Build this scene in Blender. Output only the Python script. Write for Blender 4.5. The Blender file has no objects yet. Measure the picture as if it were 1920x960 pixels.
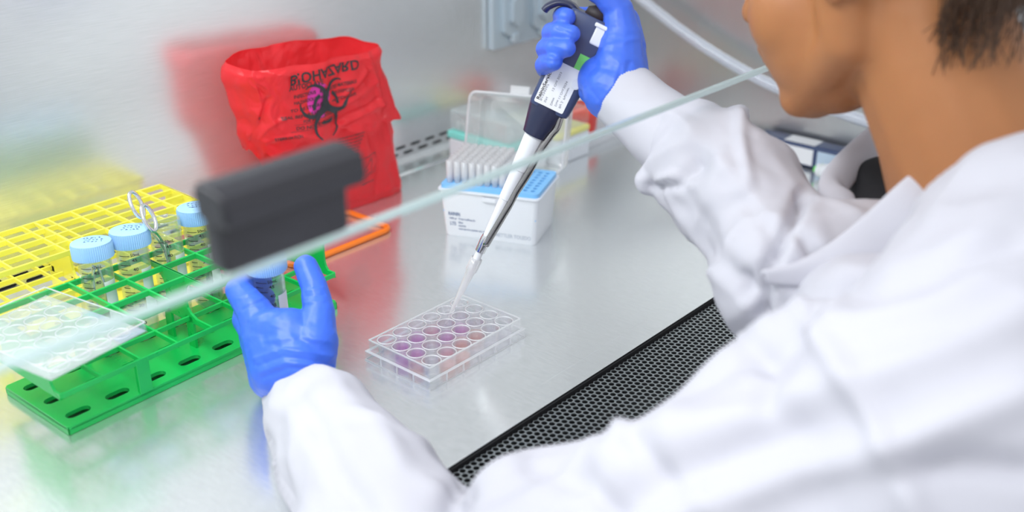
import bpy, bmesh, math, random
from mathutils import Vector, Matrix, noise
random.seed(7)
S = bpy.context.scene
COL = S.collection

# ---------------------------------------------------------------- camera, world, light, exposure
CAM_H, PITCH, AZ, FPX = 0.49, math.radians(24.5), math.radians(41.0), 2000.0
FW = Vector((math.cos(PITCH) * math.cos(AZ), math.cos(PITCH) * math.sin(AZ), -math.sin(PITCH)))
RT = Vector((math.sin(AZ), -math.cos(AZ), 0.0))
UP = RT.cross(FW)
CP = Vector((0, 0, CAM_H))
cd = bpy.data.cameras.new('camera')
cam = bpy.data.objects.new('camera', cd); COL.objects.link(cam)
cd.sensor_width = 36.0; cd.lens = FPX / 1920 * 36.0
cd.clip_start = 0.02; cd.clip_end = 50
cam.matrix_world = Matrix((RT, UP, -FW)).transposed().to_4x4()
cam.location = CP
cd.dof.use_dof = True; cd.dof.focus_distance = 0.99; cd.dof.aperture_fstop = 3.5
S.camera = cam
S.view_settings.view_transform = 'Standard'; S.view_settings.look = 'None'
S.view_settings.gamma = 1.0; S.view_settings.use_curve_mapping = False
S.view_settings.exposure = 0.16
S.cycles.transparent_max_bounces = 48; S.cycles.max_bounces = 10; S.cycles.sample_clamp_indirect = 4.0

W = bpy.data.worlds.new('lab'); S.world = W; W.use_nodes = True
wn = W.node_tree.nodes; wn['Background'].inputs[0].default_value = (0.93, 0.96, 1.0, 1)
wn['Background'].inputs[1].default_value = 0.80

def area(name, loc, target, sx, sy, power, col=(1, 1, 1)):
    l = bpy.data.lights.new(name, 'AREA'); l.shape = 'RECTANGLE'; l.size = sx; l.size_y = sy
    l.energy = power; l.color = col
    o = bpy.data.objects.new(name, l); COL.objects.link(o); o.location = loc
    o.rotation_euler = (Vector(target) - Vector(loc)).to_track_quat('-Z', 'Y').to_euler()
    return o
area('cabinet_lamp', (0.25, 0.80, 0.80), (0.30, 0.78, 0.0), 1.3, 0.16, 9.5, (0.97, 0.99, 1.0))
area('coat_fill', (-0.5, 0.0, 1.7), (0.5, 0.2, 0.1), 0.8, 0.5, 3.2, (1.0, 0.97, 0.95))  # added fill light raking the coat folds, not a known lamp

def at(px, py, d):                       # point at forward distance d along a line of sight
    return CP + FW * d + RT * ((px - 960) / FPX * d) + UP * ((480 - py) / FPX * d)
def atz(px, py, z):
    r = FW * FPX + RT * (px - 960) + UP * (480 - py); return CP + r * ((z - CAM_H) / r.z)
def aty(px, py, y):
    r = FW * FPX + RT * (px - 960) + UP * (480 - py); return CP + r * (y / r.y)
def atx(px, py, x):
    r = FW * FPX + RT * (px - 960) + UP * (480 - py); return CP + r * (x / r.x)

# ---------------------------------------------------------------- materials
def mat(name, col, rough=0.5, metal=0.0, **kw):
    m = bpy.data.materials.new(name); m.use_nodes = True
    b = m.node_tree.nodes['Principled BSDF']
    b.inputs['Base Color'].default_value = (*col, 1); b.inputs['Roughness'].default_value = rough
    b.inputs['Metallic'].default_value = metal
    for k, v in kw.items():
        k = k.replace('_', ' ')
        if k in b.inputs: b.inputs[k].default_value = v
    return m
def noise_bump(m, scale, strength, stretch=(1, 1, 1), detail=3, dist=0.001, colvar=0.0, roughvar=0.0):
    nt = m.node_tree; b = nt.nodes['Principled BSDF']
    tc = nt.nodes.new('ShaderNodeTexCoord'); mp = nt.nodes.new('ShaderNodeMapping')
    mp.inputs['Scale'].default_value = stretch
    n = nt.nodes.new('ShaderNodeTexNoise'); n.inputs['Scale'].default_value = scale; n.inputs['Detail'].default_value = detail
    bp = nt.nodes.new('ShaderNodeBump'); bp.inputs['Strength'].default_value = strength; bp.inputs['Distance'].default_value = dist
    L = nt.links.new
    L(tc.outputs['Object'], mp.inputs[0]); L(mp.outputs[0], n.inputs['Vector']); L(n.outputs['Fac'], bp.inputs['Height'])
    L(bp.outputs[0], b.inputs['Normal'])
    if colvar:
        base = b.inputs['Base Color'].default_value[:]
        r = nt.nodes.new('ShaderNodeMix'); r.data_type = 'RGBA'
        r.inputs[6].default_value = tuple(max(0, c * (1 - colvar)) for c in base[:3]) + (1,)
        r.inputs[7].default_value = tuple(min(1, c * (1 + colvar)) for c in base[:3]) + (1,)
        L(n.outputs['Fac'], r.inputs[0]); L(r.outputs[2], b.inputs['Base Color'])
    if roughvar:
        r0 = b.inputs['Roughness'].default_value
        mr = nt.nodes.new('ShaderNodeMapRange'); mr.inputs[3].default_value = r0 - roughvar; mr.inputs[4].default_value = r0 + roughvar
        L(n.outputs['Fac'], mr.inputs[0]); L(mr.outputs[0], b.inputs['Roughness'])
    return m
def clear(name, tint=(1, 1, 1), gloss=0.12, rough=0.05, body=0.0, bodycol=(1, 1, 1), edge=0.5):
    """thin clear plastic or glass: see-through with a fresnel sheen and a faint milky body"""
    m = bpy.data.materials.new(name); m.use_nodes = True; nt = m.node_tree; nt.nodes.clear(); L = nt.links.new
    out = nt.nodes.new('ShaderNodeOutputMaterial')
    t = nt.nodes.new('ShaderNodeBsdfTransparent'); t.inputs[0].default_value = (*tint, 1)
    g = nt.nodes.new('ShaderNodeBsdfGlossy'); g.inputs['Roughness'].default_value = rough; g.inputs[0].default_value = (1, 1, 1, 1)
    lw = nt.nodes.new('ShaderNodeLayerWeight'); lw.inputs[0].default_value = edge
    mr = nt.nodes.new('ShaderNodeMapRange'); mr.inputs[3].default_value = gloss * 0.4; mr.inputs[4].default_value = min(1, gloss * 5)
    L(lw.outputs['Facing'], mr.inputs[0])
    pw = nt.nodes.new('ShaderNodeMath'); pw.operation = 'POWER'; pw.inputs[1].default_value = 2.0
    L(lw.outputs['Facing'], pw.inputs[0]); L(pw.outputs[0], mr.inputs[0])
    mx = nt.nodes.new('ShaderNodeMixShader')
    L(mr.outputs[0], mx.inputs[0])
    if body:
        d = nt.nodes.new('ShaderNodeBsdfDiffuse'); d.inputs[0].default_value = (*bodycol, 1)
        tl = nt.nodes.new('ShaderNodeBsdfTranslucent'); tl.inputs[0].default_value = (*bodycol, 1)
        m3 = nt.nodes.new('ShaderNodeMixShader'); m3.inputs[0].default_value = 0.5
        L(d.outputs[0], m3.inputs[1]); L(tl.outputs[0], m3.inputs[2])
        m2 = nt.nodes.new('ShaderNodeMixShader'); m2.inputs[0].default_value = body
        L(t.outputs[0], m2.inputs[1]); L(m3.outputs[0], m2.inputs[2]); L(m2.outputs[0], mx.inputs[1])
    else:
        L(t.outputs[0], mx.inputs[1])
    L(g.outputs[0], mx.inputs[2]); L(mx.outputs[0], out.inputs[0])
    return m

M = {}
M['steel'] = noise_bump(mat('brushed_steel', (0.86, 0.88, 0.89), 0.25, 0.70), 150, 0.14, (0.22, 1, 7), 3, 0.0003, 0.14, 0.03)
M['steel_floor'] = noise_bump(mat('worn_steel', (0.82, 0.84, 0.85), 0.21, 0.80), 130, 0.12, (3, 0.6, 1), 4, 0.0003, 0.09, 0.05)
M['steel_shaded'] = noise_bump(mat('brushed_steel_shaded', (0.56, 0.57, 0.57), 0.30, 0.88), 60, 0.2, (1, 14, 1), 4, 0.0005, 0.05, 0.05)  # steel copy for the right wall, its dark reflections put into the colour
M['grille'] = mat('grille_steel', (0.36, 0.39, 0.40), 0.38, 1.0)
M['dark'] = mat('gap_shade', (0.012, 0.012, 0.014), 0.8)  # near-black colour that paints the shade inside gaps and channels
M['white_panel'] = mat('white_enamel', (0.82, 0.84, 0.85), 0.45)
M['green'] = noise_bump(mat('green_plastic', (0.005, 0.50, 0.09), 0.30, Specular_IOR_Level=0.5), 30, 0.12, (1, 1, 1), 4, 0.001, 0.14, 0.08)
M['yellow'] = noise_bump(mat('yellow_plastic', (0.95, 0.88, 0.10), 0.32), 30, 0.06, (1, 1, 1), 3, 0.001, 0.05)
M['orange'] = mat('orange_plastic', (0.95, 0.21, 0.01), 0.35)
M['cap'] = mat('light_blue_cap', (0.36, 0.62, 0.93), 0.42)
M['tube'] = clear('clear_tube', (0.93, 0.965, 0.955), 0.10, 0.06, 0.07, (0.9, 0.97, 0.97))
M['liquid'] = clear('clear_liquid', (0.80, 0.88, 0.86), 0.05, 0.02, 0.0)
M['patch'] = mat('white_print', (0.85, 0.87, 0.88), 0.6)
M['ink'] = mat('black_ink', (0.02, 0.02, 0.025), 0.6)
M['ink_blue'] = mat('pen_ink', (0.05, 0.10, 0.25), 0.6)
M['chrome'] = mat('polished_steel', (0.78, 0.78, 0.80), 0.12, 1.0)
M['clear'] = clear('clear_polystyrene', (0.99, 0.992, 0.995), 0.12, 0.04, 0.015, (0.97, 0.98, 1.0))
M['clear_edge'] = clear('clear_polystyrene_edge', (0.97, 0.98, 1.0), 0.22, 0.04, 0.62, (0.97, 0.98, 1.0))
M['lidclear'] = clear('clear_lid', (0.96, 0.985, 0.98), 0.16, 0.08, 0.30, (0.93, 0.97, 0.98))
M['glass'] = clear('sash_glass', (0.992, 0.997, 0.997), 0.012, 0.0, 0.0, edge=0.5)
M['glass_edge'] = clear('sash_glass_edge', (0.62, 0.74, 0.74), 0.12, 0.25, 0.55, (0.80, 0.90, 0.90))
M['glove'] = noise_bump(mat('blue_nitrile', (0.045, 0.15, 0.76), 0.42, Subsurface_Weight=0.12, Subsurface_Scale=0.01), 130, 0.25, (1, 1, 1), 3, 0.0012, 0.06)
M['coat'] = noise_bump(mat('white_coat_fabric', (0.54, 0.54, 0.60), 0.85), 900, 0.12, (1, 1, 1), 2, 0.0004)
M['skin'] = noise_bump(mat('skin', (0.40, 0.162, 0.058), 0.5, Subsurface_Weight=0.15, Subsurface_Scale=0.01), 60, 0.06, (1, 1, 1), 3, 0.001, 0.05)
M['hair'] = noise_bump(mat('dark_brown_hair', (0.07, 0.035, 0.018), 0.5), 160, 0.9, (1, 1, 0.08), 4, 0.002, 0.5)
M['shirt'] = mat('black_shirt', (0.006, 0.006, 0.009), 0.8)
M['navy'] = noise_bump(mat('navy_plastic', (0.035, 0.06, 0.15), 0.38), 200, 0.05, (1, 1, 1), 2, 0.0005)
M['navy_d'] = mat('dark_navy_plastic', (0.015, 0.025, 0.07), 0.3)
M['pwhite'] = mat('white_plastic', (0.82, 0.84, 0.88), 0.35)
M['label'] = mat('paper_label', (0.86, 0.87, 0.90), 0.5)
M['lgreen'] = mat('green_sticker', (0.20, 0.78, 0.18), 0.5)
M['tipclear'] = clear('frosted_tip', (0.98, 0.98, 1.0), 0.10, 0.15, 0.55, (1.0, 1.0, 1.0))
M['box'] = mat('white_box_plastic', (0.80, 0.83, 0.88), 0.4)
M['bluedeck'] = mat('light_blue_deck', (0.22, 0.55, 0.95), 0.4)
M['teal'] = mat('teal_plastic', (0.25, 0.80, 0.72), 0.4)
M['paleyellow'] = mat('pale_yellow_plastic', (0.90, 0.86, 0.30), 0.45)
M['redcap'] = mat('red_plastic', (0.90, 0.08, 0.06), 0.4)
M['grey_plate'] = mat('grey_painted_metal', (0.52, 0.62, 0.70), 0.4, 0.2)
M['rubber'] = noise_bump(mat('dark_grey_plastic', (0.022, 0.022, 0.028), 0.36), 40, 0.05)
M['hose'] = clear('clear_hose', (0.93, 0.95, 0.99), 0.2, 0.1, 0.15, (0.85, 0.90, 1.0))
M['thread'] = mat('white_braid', (0.85, 0.87, 0.92), 0.6)
M['magenta'] = mat('magenta_print', (0.75, 0.02, 0.35), 0.5)
M['purple'] = clear('purple_medium', (0.95, 0.80, 0.95), 0.06, 0.03, 0.22, (0.80, 0.35, 0.78))
M['pink'] = clear('pink_medium', (0.99, 0.88, 0.92), 0.06, 0.03, 0.2, (0.95, 0.55, 0.65))
M['salmon'] = clear('salmon_medium', (0.99, 0.90, 0.88), 0.06, 0.03, 0.22, (0.98, 0.50, 0.45))
M['water'] = clear('clear_medium', (0.99, 0.97, 0.99), 0.05, 0.03, 0.0)
def bag_mat():
    m = bpy.data.materials.new('red_film'); m.use_nodes = True; nt = m.node_tree; L = nt.links.new
    b = nt.nodes['Principled BSDF']; out = nt.nodes['Material Output']
    b.inputs['Base Color'].default_value = (0.95, 0.035, 0.05, 1); b.inputs['Roughness'].default_value = 0.26
    tc = nt.nodes.new('ShaderNodeTexCoord')
    n = nt.nodes.new('ShaderNodeTexNoise'); n.inputs['Scale'].default_value = 30; n.inputs['Detail'].default_value = 2.5; n.inputs['Distortion'].default_value = 1.6
    bp = nt.nodes.new('ShaderNodeBump'); bp.inputs['Strength'].default_value = 0.8; bp.inputs['Distance'].default_value = 0.006
    L(tc.outputs['Object'], n.inputs['Vector']); L(n.outputs['Fac'], bp.inputs['Height']); L(bp.outputs[0], b.inputs['Normal'])
    tl = nt.nodes.new('ShaderNodeBsdfTranslucent'); tl.inputs[0].default_value = (1.0, 0.06, 0.07, 1)
    mx = nt.nodes.new('ShaderNodeMixShader'); mx.inputs[0].default_value = 0.45
    L(b.outputs[0], mx.inputs[1]); L(tl.outputs[0], mx.inputs[2]); L(mx.outputs[0], out.inputs[0])
    return m
M['bag'] = bag_mat()

# ---------------------------------------------------------------- mesh helpers
def link(name, me, m, parent=None, smooth=False):
    if m is not None: me.materials.append(M[m] if isinstance(m, str) else m)
    if smooth: me.polygons.foreach_set('use_smooth', [True] * len(me.polygons))
    o = bpy.data.objects.new(name, me); COL.objects.link(o)
    if parent is not None: o.parent = parent
    return o
def obj(name, bm, m, parent=None, smooth=False, origin=None, angle=None):
    if origin is not None: bmesh.ops.translate(bm, verts=bm.verts, vec=-Vector(origin))
    me = bpy.data.meshes.new(name); bm.to_mesh(me); bm.free()
    o = link(name, me, m, parent, smooth)
    if angle: 
        me.polygons.foreach_set('use_smooth', [True] * len(me.polygons))
        me.set_sharp_from_angle(angle=math.radians(angle))
    if origin is not None: o.location = origin
    return o
def tag(o, label=None, cat=None, group=None, kind=None):
    if label: o['label'] = label
    if cat: o['category'] = cat
    if group: o['group'] = group
    if kind: o['kind'] = kind
    return o
def empty(name, loc, label, cat, group=None, rot=(0, 0, 0)):
    o = bpy.data.objects.new(name, None); COL.objects.link(o); o.location = loc; o.rotation_euler = rot
    o.empty_display_size = 0.02
    return tag(o, label, cat, group)
def copy_tree(o, parent=None):
    c = o.copy(); COL.objects.link(c); c.parent = parent
    for ch in list(o.children): copy_tree(ch, c)
    return c
def frame(a, b, hint=None):
    """matrix whose z axis runs from a to b, origin at a"""
    z = (Vector(b) - Vector(a)).normalized()
    h = Vector(hint) if hint is not None else Vector((0, 0, 1))
    if abs(z.dot(h.normalized())) > 0.99: h = Vector((1, 0, 0))
    y = (h - z * h.dot(z)).normalized(); x = y.cross(z)
    m = Matrix((x, y, z)).transposed().to_4x4(); m.translation = Vector(a); return m
def box(bm, x0, x1, y0, y1, z0, z1, mx=None, bev=0.0, seg=2):
    g = bmesh.ops.create_cube(bm, size=1.0)['verts']
    for v in g:
        v.co = Vector((x0 if v.co.x < 0 else x1, y0 if v.co.y < 0 else y1, z0 if v.co.z < 0 else z1))
    if bev:
        es = list({e for v in g for e in v.link_edges})
        r = bmesh.ops.bevel(bm, geom=es, offset=bev, segments=seg, affect='EDGES', profile=0.5)
        g = list({v for f in r['faces'] for v in f.verts} | {v for v in g if v.is_valid})
    if mx is not None:
        for v in g: v.co = mx @ v.co
    return g
def lathe(bm, prof, seg=32, mx=None, arc=None, cap=True, ridge=0, ridge_rng=None, ridge_amt=0.0):
    """prof: list of (r, z); revolve about z"""
    rings = []
    for (r, z) in prof:
        ring = []
        for i in range(seg):
            a = 2 * math.pi * i / seg
            rr = r
            if ridge_rng and ridge_rng[0] <= z <= ridge_rng[1]: rr = r - (ridge_amt if i % 2 else 0)
            v = Vector((rr * math.cos(a), rr * math.sin(a), z))
            ring.append(bm.verts.new(mx @ v if mx is not None else v))
        rings.append(ring)
    for a, b in zip(rings, rings[1:]):
        for i in range(seg):
            j = (i + 1) % seg; bm.faces.new((a[i], a[j], b[j], b[i]))
    if cap:
        if prof[0][0] > 1e-6: bm.faces.new(list(reversed(rings[0])))
        if prof[-1][0] > 1e-6: bm.faces.new(rings[-1])
    return rings
def sweep(bm, pts, r, seg=10, closed=False, cap=True, flat=None):
    """tube of radius r (number or list) along pts; flat=(a,b) makes an oval section"""
    n = len(pts); pts = [Vector(p) for p in pts]; rings = []; up = None
    for i, p in enumerate(pts):
        if closed: t = (pts[(i + 1) % n] - pts[i - 1])
        else: t = pts[min(i + 1, n - 1)] - pts[max(i - 1, 0)]
        t.normalize()
        if up is None:
            up = Vector((0, 0, 1)) if abs(t.z) < 0.9 else Vector((1, 0, 0))
        up = (up - t * up.dot(t)).normalized(); side = t.cross(up)
        rr = r[i] if isinstance(r, (list, tuple)) else r
        fa, fb = flat if flat else (1, 1)
        rings.append([bm.verts.new(p + side * (rr * fa * math.cos(2 * math.pi * k / seg)) + up * (rr * fb * math.sin(2 * math.pi * k / seg))) for k in range(seg)])
    for i in range(n if closed else n - 1):
        a, b = rings[i], rings[(i + 1) % n]
        for k in range(seg):
            j = (k + 1) % seg; bm.faces.new((a[k], b[k], b[j], a[j]))
    if cap and not closed:
        bm.faces.new(rings[0]); bm.faces.new(list(reversed(rings[-1])))
    return rings
def spline(pts, n=8, closed=False):
    pts = [Vector(p) for p in pts]; out = []; m = len(pts)
    for i in range(m if closed else m - 1):
        p0 = pts[(i - 1) % m] if closed or i > 0 else pts[0]; p1 = pts[i]; p2 = pts[(i + 1) % m]
        p3 = pts[(i + 2) % m] if closed or i + 2 < m else pts[-1]
        for k in range(n):
            t = k / n
            out.append(0.5 * ((2 * p1) + (p2 - p0) * t + (2 * p0 - 5 * p1 + 4 * p2 - p3) * t * t + (3 * p1 - p0 - 3 * p2 + p3) * t ** 3))
    if not closed: out.append(pts[-1])
    return out
def prism(bm, poly, z0, z1, mx=None):
    """extruded polygon poly [(x, y)] between z0 and z1"""
    lo = [bm.verts.new((mx @ Vector((x, y, z0))) if mx is not None else (x, y, z0)) for x, y in poly]
    hi = [bm.verts.new((mx @ Vector((x, y, z1))) if mx is not None else (x, y, z1)) for x, y in poly]
    n = len(poly); bm.faces.new(list(reversed(lo))); bm.faces.new(hi)
    for i in range(n): j = (i + 1) % n; bm.faces.new((lo[i], lo[j], hi[j], hi[i]))
def rrect(x0, x1, y0, y1, r, seg=5):
    out = []
    for cx, cy, a0 in ((x1 - r, y0 + r, -90), (x1 - r, y1 - r, 0), (x0 + r, y1 - r, 90), (x0 + r, y0 + r, 180)):
        for k in range(seg + 1):
            a = math.radians(a0 + 90 * k / seg); out.append((cx + r * math.cos(a), cy + r * math.sin(a)))
    return out
def capsule(bm, a, b, ra, rb, seg=14):
    a = Vector(a); b = Vector(b)
    for p, r in ((a, ra), (b, rb)):
        bmesh.ops.create_icosphere(bm, subdivisions=3, radius=r, matrix=Matrix.Translation(p))
    L = (b - a).length
    if L > 1e-6:
        lathe(bm, [(ra, 0), (rb, L)], seg, frame(a, b))
def ellip(bm, c, rad, mx=None):
    m = Matrix.Translation(Vector(c)) @ (mx.to_4x4() if mx is not None else Matrix.Identity(4)) @ Matrix.Diagonal((*rad, 1))
    bmesh.ops.create_icosphere(bm, subdivisions=4, radius=1.0, matrix=m)
def fuse(bm, voxel, smooth_it, fac=0.5):
    """melt overlapping closed pieces into one continuous surface"""
    me = bpy.data.meshes.new('tmp'); bm.to_mesh(me); bm.free()
    o = bpy.data.objects.new('tmp', me); COL.objects.link(o)
    r = o.modifiers.new('r', 'REMESH'); r.mode = 'VOXEL'; r.voxel_size = voxel; r.adaptivity = 0
    s = o.modifiers.new('s', 'SMOOTH'); s.factor = fac; s.iterations = smooth_it
    dg = bpy.context.evaluated_depsgraph_get(); dg.update()
    out = bpy.data.meshes.new_from_object(o.evaluated_get(dg))
    bpy.data.objects.remove(o)
    return out
def text_mesh(body, size, width=None, bold=0.0):
    """2D outline faces of a line of text; returns (verts, faces) starting at x = 0"""
    c = bpy.data.curves.new('txt', 'FONT'); c.body = body; c.size = size; c.resolution_u = 3; c.offset = bold
    o = bpy.data.objects.new('txt', c); COL.objects.link(o)
    dg = bpy.context.evaluated_depsgraph_get(); dg.update()
    me = bpy.data.meshes.new_from_object(o.evaluated_get(dg)); bpy.data.objects.remove(o)
    vs = [v.co.copy() for v in me.vertices]; fs = [tuple(p.vertices) for p in me.polygons]
    if vs:
        mn = min(v.x for v in vs); mxx = max(v.x for v in vs)
        k = (width / (mxx - mn)) if width else 1.0
        for v in vs: v.x = (v.x - mn) * k
    return vs, fs
def write(name, items, fn, m, parent):
    """items: [(text, x, y, size, width, flip)] laid on a surface by fn(x, y) -> point"""
    V, F = [], []
    for body, x, y, size, width, flip in items:
        vs, fs = text_mesh(body, size, width, size * 0.022)
        b = len(V)
        for v in vs: V.append(fn(x + v.x, y + (size * 0.7 - v.y if flip else v.y)))
        F += [tuple(b + i for i in f) for f in fs]
    me = bpy.data.meshes.new(name); me.from_pydata([tuple(v) for v in V], [], F); me.update()
    return link(name, me, m, parent)
def strips(name, segs, w, fn, m, parent):
    """thin printed lines: segs = [[(x, y), ...], ...] of width w laid by fn"""
    V, F = [], []
    for s in segs:
        for (x0, y0), (x1, y1) in zip(s, s[1:]):
            d = math.hypot(x1 - x0, y1 - y0) or 1e-9; nx, ny = -(y1 - y0) / d * w / 2, (x1 - x0) / d * w / 2
            k = len(V); V += [fn(x0 + nx, y0 + ny), fn(x0 - nx, y0 - ny), fn(x1 - nx, y1 - ny), fn(x1 + nx, y1 + ny)]
            F.append((k, k + 1, k + 2, k + 3))
    me = bpy.data.meshes.new(name); me.from_pydata([tuple(v) for v in V], [], F); me.update()
    return link(name, me, m, parent)
PI = math.pi

# ---------------------------------------------------------------- the cabinet
WY, WX = 1.02, 1.327                    # back wall plane, right wall plane
def slab(name, x0, x1, y0, y1, z0, z1, m, parent=None, bev=0.0):
    bm = bmesh.new(); box(bm, x0, x1, y0, y1, z0, z1, None, bev); return obj(name, bm, m, parent)
def holed(name, outer, holes, z0, z1, m, parent=None, mx=None, bevel=0.0):
    """plate cut with real holes"""
    c = bpy.data.curves.new('pl', 'CURVE'); c.dimensions = '2D'; c.fill_mode = 'BOTH'; c.extrude = (z1 - z0) / 2; c.bevel_depth = bevel
    for poly in [outer] + holes:
        s = c.splines.new('POLY'); s.points.add(len(poly) - 1); s.use_cyclic_u = True
        for i, (x, y) in enumerate(poly): s.points[i].co = (x, y, 0, 1)
    o = bpy.data.objects.new('pl', c); COL.objects.link(o)
    dg = bpy.context.evaluated_depsgraph_get(); dg.update()
    me = bpy.data.meshes.new_from_object(o.evaluated_get(dg)); bpy.data.objects.remove(o)
    me.materials.clear()
    T = Matrix.Translation((0, 0, (z0 + z1) / 2)); me.transform((mx @ T) if mx is not None else T)
    return link(name, me, m, parent)
def slotpoly(cx, cy, L, Wd, seg=6):
    r = Wd / 2; out = []
    for k in range(seg + 1): a = -PI / 2 + PI * k / seg; out.append((cx + L / 2 - r + r * math.cos(a), cy + r * math.sin(a)))
    for k in range(seg + 1): a = PI / 2 + PI * k / seg; out.append((cx - L / 2 + r + r * math.cos(a), cy + r * math.sin(a)))
    return out

XL = -0.50
fl = slab('floor', XL, WX, 0.486, WY, -0.004, 0.0, 'steel_floor'); tag(fl, 'brushed steel work surface of the cabinet under the racks and plate', kind='structure')
# turned front lip beside the grille and rear seam
tr = slab('trim_1', XL, WX, 0.483, 0.507, 0.0, 0.0009, 'steel_floor', bev=0.0003); tag(tr, 'flat steel lip along the front edge of the work surface', kind='structure')
bm = bmesh.new()
prism(bm, [(0.984, 0.0), (0.986, 0.0022), (1.012, 0.0022), (1.0195, 0.008), (1.0195, 0.0)], XL, WX, Matrix(((0, 0, 1, 0), (1, 0, 0, 0), (0, 1, 0, 0), (0, 0, 0, 1))))
t2 = obj('trim_2', bm, 'steel_floor'); tag(t2, 'steel cove strip where work surface meets the back wall', kind='structure')
# back wall with two staggered rows of exhaust slots
MXW = Matrix(((1, 0, 0, 0), (0, 0, 1, WY), (0, 1, 0, 0), (0, 0, 0, 1)))      # (x, z, depth) -> world
holes = []
x = 0.9707 - 0.028 * 26
while x < WX - 0.02:
    holes.append(slotpoly(x, 0.0225, 0.0185, 0.0042)); holes.append(slotpoly(x - 0.014, 0.0135, 0.0185, 0.0042)); x += 0.028
lowp = holed('wall_back_vent_panel', [(XL, 0.0), (WX, 0.0), (WX, 0.05), (XL, 0.05)], holes, 0.0, 0.002, 'steel', None, MXW)
wb = slab('wall_back', XL, WX, WY, WY + 0.002, 0.05, 0.95, 'steel'); tag(wb, 'brushed stainless steel back wall of the cabinet', kind='structure')
lowp.parent = wb; lowp.name = 'vent_panel'
slab('vent_shade_sheet', XL, WX, WY + 0.012, WY + 0.014, -0.02, 0.06, 'dark', wb)  # black sheet painting the shade behind the slots
wr = slab('wall_right', WX, WX + 0.002, 0.30, WY, -0.06, 0.95, 'steel_shaded'); tag(wr, 'steel right side wall of the cabinet behind the hose', kind='structure')
wl = slab('wall_left', XL - 0.002, XL, 0.30, WY, -0.06, 0.95, 'steel'); tag(wl, 'steel left side wall of the cabinet', kind='structure')
# perforated front grille
def grille():
    V, F = [], []; p = 0.0064; r = 0.0026; n = 10; hy = p * math.sqrt(3) / 2
    x0, y1 = 0.40, 0.4795; rows = 17
    hexa = [(p / math.sqrt(3) * math.cos(math.radians(30 + 60 * k)), p / math.sqrt(3) * math.sin(math.radians(30 + 60 * k))) for k in range(6)]
    outer = []
    for k in range(6):
        a, b = hexa[k], hexa[(k + 1) % 6]; outer += [a, ((a[0] + b[0]) / 2, (a[1] + b[1]) / 2)]
    n = 12; inner = [(r * math.cos(math.radians(30 + 30 * k)), r * math.sin(math.radians(30 + 30 * k))) for k in range(n)]
    for j in range(rows):
        cy = y1 - p * 0.5 - j * hy; cols = int((WX - x0) / p)
        for i in range(cols):
            cx = x0 + (i + (0.5 if j % 2 else 0)) * p; b = len(V)
            V += [(cx + a, cy + c, 0) for a, c in outer] + [(cx + a, cy + c, 0) for a, c in inner] + [(cx + a, cy + c, -0.0012) for a, c in inner]
            for k in range(n):
                l = (k + 1) % n; F.append((b + k, b + l, b + n + l, b + n + k)); F.append((b + n + k, b + n + l, b + 2 * n + l, b + 2 * n + k))
    me = bpy.data.meshes.new('grille'); me.from_pydata(V, [], F); me.update()
    return me
gr = link('front_grille', grille(), 'grille'); gr.location.z = -0.0035
tag(gr, 'perforated steel air intake grille along the front edge', 'air grille')
slab('solid_end', XL, 0.3985, 0.36, 0.4805, -0.002, 0.0, 'grille', gr)
slab('front_rail', 0.39, WX, 0.340, 0.3785, -0.02, 0.0015, 'grille', gr)
cv = slab('trim_3', XL, WX, 0.34, 0.4825, -0.05, -0.045, 'dark'); tag(cv, 'black sheet below the grille standing for the shade in the air channel', kind='structure')  # shade under the grille holes, put in as a black sheet
cv2 = slab('trim_4', XL, WX, 0.4815, 0.4855, -0.05, -0.001, 'dark'); tag(cv2, 'black strip standing for the shade in the gap between work surface and grille', kind='structure')  # shade of the narrow gap, put in as a black strip

# sash glass
SY, SZ, TH = 0.41, 0.262, 0.006
lean = math.atan2(0.06, 0.55)
sash = empty('glass_sash', (0.4, SY, SZ), 'clear glass front sash with its bottom edge crossing the picture above the arms', 'glass sash', rot=(-lean, 0, 0))
bm = bmesh.new(); box(bm, XL - 0.4, WX - 0.402, 0, TH, 0.0042, 0.62); obj('pane', bm, 'glass', sash)
bm = bmesh.new(); box(bm, XL - 0.4, WX - 0.402, 0, TH, 0.0, 0.0042, None, 0.0012); obj('polished_edge', bm, 'glass_edge', sash)

# dark lift handle on the sash
hp = aty(530, 372, 0.396)
hd = empty('sash_handle', hp, 'black moulded lift handle clipped on the glass in front of the red bag', 'handle')
a0, a1 = aty(405, 350, 0.396), aty(664, 300, 0.396)
hw = (a1.x - a0.x)
bm = bmesh.new()
pr = [(0.012, 0.016), (0.004, 0.0185), (-0.010, 0.0165), (-0.0135, 0.012), (-0.0145, 0.003), (-0.0125, -0.0015), (0.0, -0.001), (0.010, 0.0)]
prism(bm, pr, -hw / 2 - 0.001, hw / 2 + 0.002, Matrix(((0, 0, 1, 0), (1, 0, 0, 0), (0, 1, 0, 0), (0, 0, 0, 1))))
bmesh.ops.bevel(bm, geom=bm.edges[:], offset=0.0022, segments=3, affect='EDGES')
obj('grip', bm, 'rubber', hd, angle=50)
bm = bmesh.new(); box(bm, -hw / 2 + 0.001, hw / 2 - 0.005, -0.007, 0.010, -0.026, 0.001, None, 0.004, 3); obj('clamp_block', bm, 'rubber', hd, angle=50)

# cabinet lamp housing, above the view
lh = empty('ceiling_lamp', (0.25, 0.80, 0.81), 'white strip lamp housing at the top of the cabinet', 'lamp')
bm = bmesh.new(); box(bm, -0.70, 0.70, -0.09, 0.09, 0.0, 0.03, None, 0.004); obj('housing', bm, 'white_panel', lh)

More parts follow.
